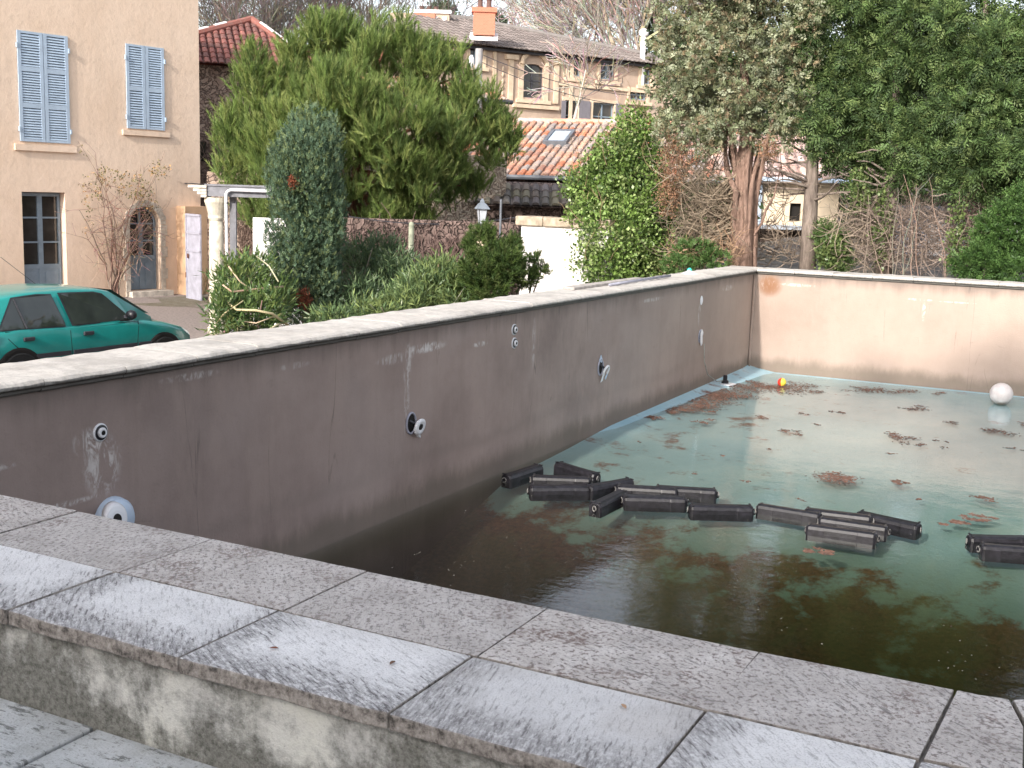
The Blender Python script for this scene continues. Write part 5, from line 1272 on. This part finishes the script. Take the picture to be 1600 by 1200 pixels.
# --- dwarf pine shrub
D0 = 15; tb = atD(775, 470, D0); tb[2] = 0
sp_ = rel_empty('dwarf_pine', tb, 'small dark green bushy pine in front of the white wall end', 'shrub')
PL = [(755,385,34,0),(750,425,40,-.3),(790,415,36,-.2),(765,450,36,-.3),(820,430,26,.1),(728,440,30,0),(845,425,14,.2),(757,360,14,0),(800,385,18,.1),(835,405,9,.1)]
m = RMB()
for x, y, r, dd in PL: m.tube(wig(tb, atD(x, y, 15 + dd), 6, .06), taper(.03, .008, 6), 5)
m.build('trunk', M['bark_grey'], sp_)
needles('crown', sp_, [lob(x, y, D0 + dd, r * .85, r * .85) for x, y, r, dd in PL], 1500, 38, .06, .009, [(.07,.115,.03),(.09,.14,.035),(.05,.09,.025),(.12,.16,.05)], up=.7, out=.7, cone=.5, shoot=.07, shell=(.3, 1.0))
# --- ivy covered laurel mass
D0 = 21; tb = atD(975, 440, D0); tb[2] = .8
lau = rel_empty('laurel_bush', tb, 'tall glossy bright green evergreen bush tapering upwards beside the pool corner', 'shrub')
PL = [(990,178,16,.4),(992,212,34,.2),(965,248,46,0),(1005,262,42,.2),(935,290,44,0),(985,310,60,-.3),(1025,330,42,.2),(930,345,46,-.2),(970,375,66,-.6),(1030,385,44,-.2),(925,405,36,-.2),(960,420,46,-.7),(1055,405,26,0),(1010,420,40,-.5),(900,285,22,.2),(905,360,16,0)]
m = RMB()
for x, y, r, dd in PL: m.tube(wig(tb, atD(x, y, D0 + dd + .3), 6, .05), taper(.04, .012, 6), 5)
m.build('trunk', M['bark_grey'], lau)
leaves('crown', lau, [lob(x, y, D0 + dd, r * .92, r * .92) for x, y, r, dd in PL] + [lob(972 + rnd.uniform(-85, 85), rnd.uniform(250, 420), D0, rnd.uniform(5, 12), rnd.uniform(8, 18)) for _ in range(16)], 2300, 17, .075, .075, .048, [(.12,.19,.045),(.155,.24,.06),(.20,.295,.085),(.07,.12,.035),(.28,.35,.14)], 'leaf_gloss', up=.25, out=.6, ran=.6, shell=(.40, 1.0), jit=.32)
m = RMB()
for _ in range(70):
    x, y, r, dd = PL[rnd.randrange(len(PL))]; a = atD(x + rnd.uniform(-r, r), y + rnd.uniform(-r, r*.4), D0 + dd - .2); m.tube(wig(a, a + np.array([rnd.gauss(0, .15), -.2, rnd.uniform(.1, .5)]), 4, .1), taper(.008, .003, 4), 3, (.36,.26,.16))
m.build('twigs', M['twig'], lau)
m = RMB(); tv = rel_empty('tendril', atD(1120, 340, 20), 'pale', None) if False else None

# --- conifers behind the far wall
def stems(m, base, tips, r, k=7, n=8, amp=.03):
    for q in tips: m.tube(wig(base + rng.normal(size=3) * np.array([.10, .10, 0]), q, n, amp), taper(r * rnd.uniform(.7, 1.2), r * .35, n), k)
D0 = 20.2; tb = atD(1160, 418, D0); tb[2] = 1.1
ca = rel_empty('grey_conifer', tb, 'grey green conifer with reddish multi stem trunk at the pool corner', 'tree')
m = RMB()
for i in range(15):
    x = rnd.uniform(-21, 21); q = atD(1160 + x + rnd.uniform(-4, 4), 300, D0 + rnd.uniform(-.15, .3)); b2 = atD(1160 + x * .95, 418, D0 + rnd.uniform(-.15, .2)); b2[2] = 1.1
    t2 = atD(1160 + x * rnd.uniform(1.2, 2.8), rnd.uniform(120, 225), D0 + rnd.uniform(0, .6))
    m.tube([b2] + wig(b2*.6 + q*.4, q, 3, .03) + wig(q, t2, 4, .05)[1:], taper(rnd.uniform(.05, .085), .025, 8), 6)
m.tube([tb, atD(1162, 300, D0 + .1), atD(1165, 200, D0 + .1), atD(1155, -300, D0 + .3)], [.24, .17, .08, .03], 10)
for q in ((1060,300),(1075,340),(1095,310),(1220,260)): m.tube(wig(atD(1150, 400, D0), atD(q[0], q[1], D0), 7, .06, .06), taper(.032, .01, 7), 5)
m.build('trunk', M['bark_red'], ca, True)
PL = [(1085,60,52),(1070,120,45),(1140,70,70),(1195,60,60),(1225,110,50),(1150,140,70),(1095,175,55),(1060,200,34),(1200,170,55),(1150,205,40),(1235,185,30),(1110,215,38),(1190,215,32),(1235,40,45),(1075,10,50),(1150,0,75),(1225,-20,60),(1060,235,20),(1045,180,16),(1048,80,16),(1225,215,22)]
lobes = [lob(x, y, D0 + .2 * math.sin(x), r, r * .95, 1.0) for x, y, r in PL]
for zz, rr_, n_ in ((-80, 105, 3), (-180, 95, 3), (-280, 80, 3), (-380, 62, 2), (-460, 40, 1)):
    for k in range(n_): lobes.append(lob(1150 + rnd.uniform(-30, 30), zz, D0 + rnd.uniform(-.3, .6), rr_, 75))
sprays('crown', ca, sub_lobes(lobes, 11, .27, .8, (.45, 1.03)), 25000, 6, .13, .034, [(.24,.275,.16),(.30,.33,.22),(.20,.23,.13),(.34,.36,.25),(.26,.25,.15),(.16,.18,.09),(.27,.21,.13)], up=-.15, out=.8, ran=.6, shell=(.45, 1.0), curl=.4, jit=.25, ll=.5)
m = RMB()
def thicket(m, cxp, cyp, wx, wy, D, n, col, L=(.4, 1.1), r=.008, sag=.15, upd=.2):
    for _ in range(n):
        a = atD(cxp + rnd.uniform(-wx, wx), cyp + rnd.uniform(-wy, wy), D + rnd.uniform(-.6, .6)); d_ = np.array([rnd.gauss(0, 1), rnd.gauss(0, .6), rnd.gauss(upd, .7)]); l_ = rnd.uniform(*L)
        pts = wig(a, a + _n(d_) * l_, 5, .12, rnd.uniform(-sag, sag)); k = rnd.uniform(.6, 1.25)
        m.tube(pts, taper(r * rnd.uniform(.6, 1.4), r * .4, 5), 3, tuple(c_ * k for c_ in col), cap=False)
        if rnd.random() < .7:
            q = pts[rnd.randrange(1, 5)]; e = q + _n(np.array([rnd.gauss(0, 1), rnd.gauss(0, .6), rnd.gauss(upd, .7)])) * l_ * .5; m.tube(wig(q, e, 4, .12), taper(r * .6, r * .3, 4), 3, tuple(c_ * k for c_ in col), cap=False)
for _ in range(120):
    a = atD(1150 + rnd.uniform(-14, 10), rnd.uniform(270, 400), D0); b = atD(rnd.uniform(1042, 1120), rnd.uniform(240, 390), D0 + rnd.uniform(-.8, .6)); k = rnd.uniform(.7, 1.3)
    m.tube(wig(a, b, 7, .08, rnd.uniform(.02, .2)), taper(.012, .004, 7), 3, (.25*k, .195*k, .14*k), cap=False)
thicket(m, 1085, 320, 38, 70, D0, 330, (.22, .175, .13), (.3, .8)); thicket(m, 1205, 330, 28, 70, D0 + .8, 90, (.22, .17, .13), (.3, .8)); thicket(m, 1100, 400, 60, 20, D0 - .4, 120, (.38, .25, .16), (.2, .6))
m.build('dead_branches', M['twig'], ca)
leaves('dead_foliage', ca, [lob(1052, 260, D0 - .3, 20, 45), lob(1045, 310, D0 - .3, 16, 26), lob(1200, 235, D0 - .4, 14, 12)], 420, 8, .05, .05, .018, [(.27,.15,.09),(.20,.12,.075)], 'twig', up=0)
# fallen leaves heap at its foot behind the coping
sp = []
for px in range(1085, 1215, 5): c = atD(px, 410, 18.9); sp.append((c[0], c[1], .25, .3, 60, 0))
leaf_patches('leaf_heap', sp, 1.55, 'heap of orange brown leaves behind the coping at the foot of the conifer', M['twig'], [(.36,.20,.12),(.26,.14,.09),(.45,.30,.2)], (.02, .05), .22)

def conifer(px, D, lobes, label, base_z=1.2, trunk_top=-250, r=.13, mat='bark_grey', n=14000, lean=0, cols=None):
    tb = atD(px, 418, D); tb[2] = base_z
    o = rel_empty('green_conifer', tb, label, 'tree', 'green conifers behind the far wall'); m = RMB()
    m.tube([tb, atD(px + lean*.5, 330, D), atD(px + lean, 250, D), atD(px + lean, 100, D), atD(px + lean, trunk_top, D + .2)], [r*1.25, r, r*.8, r*.35, .02], 10)
    for _ in range(16):
        y = rnd.uniform(220, 320); s_ = rnd.choice((-1, 1)); m.tube(wig(atD(px + lean*.8, y, D), atD(px + lean + s_*rnd.uniform(40, 90), y - rnd.uniform(-10, 50), D + rnd.uniform(-.6, .6)), 6, .08), taper(.03, .008, 6), 4)
    m.build('trunk', M[mat], o, True)
    sprays('crown', o, sub_lobes(lobes, 12, .28, .85, (.45, 1.05)), n, 9, .24, .024, cols or [(.085,.14,.045),(.11,.17,.055),(.06,.10,.038),(.145,.195,.07),(.048,.08,.032)], up=-.12, out=.8, ran=.35, shell=(.2, 1.0), curl=-.22, jit=.30, ll=.42)
    return o
LB = [lob(x, y, 20.6 + .3*math.sin(x*3), r, r) for x, y, r in [(1290,60,46),(1275,120,34),(1310,130,52),(1300,190,50),(1275,215,26),(1350,80,60),(1345,170,55),(1330,225,36),(1275,20,40),(1360,215,36),(1300,235,22),(1330,262,26),(1368,268,26),(1398,290,20),(1290,252,16),(1345,245,34),(1375,20,50),(1385,60,40)]] + [lob(1320, z_, 20.8, r, 70) for z_, r in ((-20, 78), (-110, 80), (-200, 66), (-290, 46), (-370, 26))]
conifer(1262, 20.4, LB, 'green conifer on the slim pale grey trunk, next to the grey green one', r=.12, lean=8, n=11000)
LC = [lob(x, y, 20.2 + .3*math.sin(x*3), r, r) for x, y, r in [(1420,60,60),(1410,140,62),(1400,205,50),(1440,230,48),(1385,240,30),(1470,120,60),(1460,190,55),(1415,265,26),(1450,40,60),(1480,255,36)]] + [lob(1425, z_, 20.6, r, 75) for z_, r in ((-30, 90), (-130, 88), (-230, 70), (-330, 46), (-420, 24))]
conifer(1380, 20.3, LC, 'green conifer in the middle whose trunk is wrapped in ivy', r=.12, lean=20, n=14000)
LD = [lob(x, y, 19.6 + .3*math.sin(x*3), r, r) for x, y, r in [(1530,60,65),(1530,150,62),(1545,220,60),(1510,265,34),(1590,90,60),(1590,180,62),(1590,250,56),(1550,285,32),(1640,140,80),(1650,240,70),(1500,200,40),(1490,280,22)]] + [lob(1570, z_, 20, r, 75) for z_, r in ((-20, 110), (-120, 105), (-220, 84), (-320, 56), (-410, 28))]
conifer(1520, 19.9, LD, 'broad green conifer at the right edge of the picture', r=.13, lean=20, n=19000)
# yellowing low branch
leaves('yellow_branch', None, [lob(1412, 262, 19.4, 26, 13, .5)], 230, 9, .04, .06, .018, [(.26,.24,.08),(.20,.19,.06)], 'leaf', up=-.3) if False else None
# brushwood between the trunks
bs = rel_empty('brushwood', atD(1440, 420, 19.4) * np.array([1, 1, 0]) + np.array([0, 0, 1.2]), 'tangle of bare brown twigs between the conifer trunks', 'brush'); m = RMB()
thicket(m, 1430, 375, 85, 42, 20.2, 900, (.27, .21, .175), (.25, .8), .0055, .2, .4); thicket(m, 1340, 365, 35, 45, 20.3, 150, (.25, .20, .15), (.3, .8)); thicket(m, 1540, 365, 35, 45, 20.0, 180, (.26, .195, .16), (.3, .8))
thicket(m, 1235, 392, 70, 20, 20.9, 150, (.27, .21, .16), (.2, .6), .007, .1, .6)
for _ in range(18):
    x = rnd.uniform(1340, 1560); a = atD(x, 425, 19.3); a[2] = 1.2; m.tube(wig(a, atD(x + rnd.uniform(-50, 50), rnd.uniform(270, 330), 19.6), 8, .07), taper(.009, .004, 8), 4, (.22*rnd.uniform(.7, 1.2), .17, .135), cap=False)
tag(m.build('twigs', M['twig'], bs), kind='stuff')
iv = rel_empty('ivy', atD(1385, 420, 20.1) * np.array([1, 1, 0]) + np.array([0, 0, 1.2]), 'green ivy climbing the middle trunks among the twigs', 'ivy')
leaves('foliage', iv, [lob(1378, 350, 19.9, 9, 60), lob(1493, 370, 19.4, 8, 55), lob(1340, 300, 20, 12, 30), lob(1300, 395, 20, 20, 22)], 420, 8, .05, .06, .045, [(.13,.18,.06),(.17,.22,.08),(.09,.14,.05)], 'leaf_gloss')
# low bushes
def bush(name, lobes, label, n, cols, D, L=.14, cat='shrub', grp=None):
    b = lobes[0][0].copy(); b[2] = 1.15; o = rel_empty(name, b, label, cat, grp); m = RMB()
    for l in lobes: m.tube(wig(b, l[0], 5, .06), taper(.025, .008, 5), 5)
    m.build('trunk', M['bark_grey'], o); sprays('crown', o, lobes, n, 7, L, .024, cols, up=.1, out=.8, ran=.5, shell=(.35, 1.0)); return o
bush('conifer_bush', [lob(1560, 375, 18.8, 36, 45), lob(1595, 360, 18.8, 40, 60), lob(1540, 410, 18.6, 30, 24), lob(1510, 415, 18.6, 18, 16), lob(1590, 425, 18.4, 36, 20)], 'low green conifer bush at the right edge above the far wall', 3600, [(.07,.14,.035),(.10,.18,.05),(.05,.10,.03)], 19)
bush('conifer_bush', [lob(1300, 380, 20.2, 18, 24), lob(1310, 405, 20.2, 22, 18), lob(1285, 360, 20.3, 10, 16)], 'small green conifer sprig at the foot of the slim grey trunk', 700, [(.09,.15,.045),(.12,.19,.06)], 20)
bush('low_evergreen', [lob(1085, 395, 19.4, 34, 20), lob(1120, 405, 19.2, 22, 12), lob(1060, 415, 19, 26, 12)], 'low dark green plant between the laurel and the reddish trunk', 900, [(.06,.12,.03),(.10,.17,.05)], 19, .10)
# wood closing the view behind the cottage
wd = []
for k in range(46): wd.append(lob(rnd.uniform(1030, 1720), rnd.uniform(60, 300), rnd.uniform(38, 44), rnd.uniform(40, 70), None, 1.0))
for k in range(26): wd.append(lob(rnd.uniform(1330, 1720), rnd.uniform(300, 400), rnd.uniform(30, 33), rnd.uniform(30, 50), None, 1.0))
for k in range(14): wd.append(lob(rnd.uniform(1010, 1150), rnd.uniform(290, 400), rnd.uniform(27, 29), rnd.uniform(24, 36), None, 1.0))
tag(leaves('evergreen_wood', None, wd, 9000, 9, .16, .22, .11, [(.05,.085,.03),(.07,.11,.035),(.035,.06,.025),(.10,.10,.05)], 'leaf', up=0, shell=(.2, 1.0)), 'dark evergreen wood filling the background behind the cottage', 'wood', kind='stuff')

# --- climbing rose on the facade
rb = np.array(HF(-1.0, .05, .25)); rose = rel_empty('climbing_rose', rb, 'leafless climbing rose fanning up the ochre facade between the doors', 'climber'); m = RMB()
for k in range(15):
    s0 = -1.0 + rnd.uniform(-.12, .14); s1 = -.9 + rnd.uniform(-1.05, .95) ; z1 = rnd.uniform(1.5, 2.75) if abs(s1 + .9) < .8 else rnd.uniform(1.3, 2.3)
    pts = [np.array(HF(s0 + (s1 - s0) * (t_ ** 1.4) + rnd.gauss(0, .03), .03 + z1 * t_, .12 + .18 * t_ + rnd.uniform(-.04, .04))) for t_ in np.linspace(0, 1, 9)]
    m.tube(pts, taper(rnd.uniform(.014, .026), .006, 8), 5, (.30*rnd.uniform(.8,1.2), .20, .16))
    for q in range(4, 9):
        for _ in range(2): branch(m, pts[q], _n(hu * rnd.gauss(0, 1) + zw * rnd.gauss(.3, .8) + hn * rnd.uniform(-.1, .6)), rnd.uniform(.2, .55), .007, 1, (.34, .22, .17), 2, .8, .1, .0035, .6, 3)
for (s1, z1) in ((.35, 3.35), (-1.85, 3.45), (-.3, 3.0)):
    pts = [np.array(HF(-.9 + (s1 + .9) * t_ + .15*math.sin(3*t_), 1.5 + (z1 - 1.5) * t_, .2)) for t_ in np.linspace(0, 1, 8)]; m.tube(pts, taper(.010, .004, 7), 4, (.32, .22, .17))
m.build('stem', M['twig'], rose)
def face_lobe(s_, z, rs_, rz): return (np.array(HF(s_, z, .3)), np.array([rs_*.35, rs_, rz]))
leaves('foliage', rose, [face_lobe(-1.55, 2.45, .3, .35), face_lobe(-1.2, 2.7, .35, .2), face_lobe(-.6, 2.5, .5, .3), face_lobe(-1.7, 1.9, .15, .5), face_lobe(-1.8, 3.3, .12, .15), face_lobe(-.2, 2.2, .35, .3), face_lobe(.2, 2.9, .3, .2)], 230, 3, .05, .06, .035, [(.20,.17,.07),(.28,.22,.09),(.12,.12,.05),(.35,.20,.08)], 'twig')
m = RMB(); pl_ = rel_empty('wall_plant', HF(1.0, 0, .6), 'scraggy little plant at the foot of the orange porch wall', 'plant')
for _ in range(14): branch(m, np.array(HF(1.0 + rnd.gauss(0, .08), .0, .6)), _n(zw + rng.normal(size=3) * .3), .5, .008, 1, (.24, .18, .10), 3, .7, .1, .003, .6, 3)
m.build('stem', M['twig'], pl_)

# --- bare trees on the hill
def bare(px, D, H, label, seed, col=(.30,.25,.22), lev=5, ch=3, spread=.55, r=.28, name='bare_tree', minr=.022, up=.12):
    global rnd
    rnd2 = rnd; rnd = random.Random(seed)
    b = atD(px, 200, D); b[2] = terrain(b[0], b[1]) - .2; o = rel_empty(name, b, label, 'tree', 'bare trees on the hill behind'); m = RMB()
    trunk = [b, b + zw*H*.18 + rng.normal(size=3)*.15, b + zw*H*.34]; m.tube(trunk, [r, r*.8, r*.7], 7, tuple(c_*1.3 for c_ in col))
    for k in range(6): branch(m, trunk[-1] - zw * H * .05 * (k % 3), _n(zw * rnd.uniform(.6, 1.3) + np.array([rnd.gauss(0, .5), rnd.gauss(0, .5), 0])), H * .24, r * .38, lev - 1, col, ch, spread, up, minr, .74, 4)
    m.build('crown', M['twig'], o); rnd = rnd2; return o
for i, (px, D, H, lab, col, lev) in enumerate([
    (372, 62, 15, 'bare wide crowned tree above the red pavilion roof, nearest the house corner', (.17,.15,.13), 5), (455, 66, 15, 'bare dark tree between pavilion roof and pine', (.15,.135,.12), 5), (560, 80, 17, 'bare tree showing above the pine top', (.2,.17,.15), 5),
    (860, 100, 17, 'faint bare tree over the middle of the mansion roof', (.40,.33,.30), 5), (915, 88, 18, 'bare pinkish tree left of the pale trunked one', (.33,.29,.26), 5), (968, 84, 20, 'tall bare tree with pale forked trunk beside the white flue', (.46,.40,.34), 5),
    (1025, 82, 19, 'bare tree just right of the white flue', (.33,.29,.26), 5), (1075, 90, 20, 'bare tree half hidden by the grey green conifer', (.3,.25,.22), 4), (800, 125, 15, 'distant bare tree low over the roof ridge', (.40,.34,.32), 4), (1000, 110, 22, 'bare tree furthest back behind the flue', (.32,.27,.26), 5), (935, 120, 20, 'thin bare tree in the back row over the roof', (.36,.30,.28), 5)]):
    bare(px, D, H, lab, 100 + i, col, lev, ch=4 if D < 100 else 3, r=.26 if i != 5 else .5, minr=.013 if D < 70 else .017)
for px, py, D, r, lab in ((690, 25, 95, 22, 'dark round evergreen behind the far chimney'), (1040, 60, 86, 38, 'ivy dark tree right of the flue'), (775, 40, 110, 12, 'tiny dark evergreen over the ridge by the brick chimney')):
    b = atD(px, 60, D); b[2] = terrain(b[0], b[1]); o = rel_empty('evergreen_tree', b, lab, 'tree'); m = RMB(); m.tube([b, atD(px, py, D)], [.2, .08], 6); m.build('trunk', M['bark_grey'], o)
    leaves('crown', o, [lob(px + rnd.uniform(-r, r)*.5, py + rnd.uniform(-r, r)*.5, D, r*.7) for _ in range(5)], 500, 8, .25, .30, .15, [(.07,.10,.06),(.10,.13,.08)], 'leaf', up=.2)
# scrub on the slopes between buildings
sb = []
for k in range(40): 
    px = rnd.uniform(880, 1150); D = rnd.uniform(46, 56); b = atD(px, 250, D); b[2] = terrain(b[0], b[1]) + .5; sb.append((b, np.array([1.2, 1.2, .9])))
tag(leaves('slope_scrub', None, sb, 2200, 7, .25, .16, .06, [(.22,.17,.11),(.16,.14,.08),(.28,.2,.14),(.12,.13,.06)], 'twig', up=.6), 'brown and green scrub on the slope below the mansion', 'scrub', kind='stuff')
m = RMB(); mb_ = rel_empty('birch_sapling', atD(900, 200, 50) * np.array([1,1,0]) + np.array([0,0,3.5]), 'slender pale leaning sapling in front of the mansion', 'tree')
a = atD(893, 205, 50); b = atD(915, 110, 50); a2 = a.copy(); a2[2] = 3.5; m.tube([a2, a, (a*.5 + b*.5), b], [.09, .07, .05, .03], 5, (.5,.44,.4)); 
for k in range(16): q = a + (b - a) * rnd.uniform(.3, 1); branch(m, q, _n(zw*.5 + rng.normal(size=3)), 1.4, .025, 2, (.34,.27,.24), 3, .6, .1, .014, .65, 3)
m.build('trunk', M['twig'], mb_)


# evergreen behind the viewer whose crown throws the soft shade on the far wall
bt = rel_empty('evergreen_tree', (.6, -6.9, 1.2), 'tall evergreen behind the viewpoint shading the far pool wall', 'tree'); m = RMB()
m.tube([(.6, -6.9, 1.2), (.5, -6.9, 6), (.2, -6.9, 11.5)], [.25, .2, .08], 8); m.build('trunk', M['bark_grey'], bt)
leaves('crown', bt, [(np.array(c_), np.array(r_)) for c_, r_ in [((-1.7, -6.9, 11.6), (1.9, 1.2, 1.0)), ((.7, -6.9, 11.95), (1.9, 1.3, 1.2)), ((-3.7, -6.7, 11.2), (1.0, .8, .7)), ((-.9, -7, 10.2), (2.2, 1.2, 1.1)), ((2.3, -7, 11.75), (1.5, 1.2, 1.2))]], 2400, 9, .15, .2, .09, [(.07,.10,.04)], 'leaf')
# ================================================================ large unseen house, added behind the viewer to shade terrace and car
hb = empty('shade_house', (0, 0, 0), 'unseen tall ochre house added behind the viewpoint to shade terrace and car', 'house')
MB().box((-32, -18, -.5), (-9.6, -6, 8.1)).build('wing', M['ochre'], hb)
MB().box((-9.5, -20, -.5), (9, -8, 6.9)).build('wall', M['ochre'], hb)
m = MB(); m.add([(-9.8,-20.3,6.9),(9.3,-20.3,6.9),(9.3,-7.7,6.9),(-9.8,-7.7,6.9),(-6,-14,9.2),(5,-14,9.2)], [(0,1,5,4),(1,2,5),(2,3,4,5),(3,0,4),(0,3,2,1)])
m.add([(-32.3,-18.3,8.1),(-9.4,-18.3,8.1),(-9.4,-5.7,8.1),(-32.3,-5.7,8.1),(-28,-12,10.2),(-13,-12,10.2)], [(0,1,5,4),(1,2,5),(2,3,4,5),(3,0,4),(0,3,2,1)])
m.build('roof', simple('behind_roof_tiles', (.4, .22, .15), .9), hb)
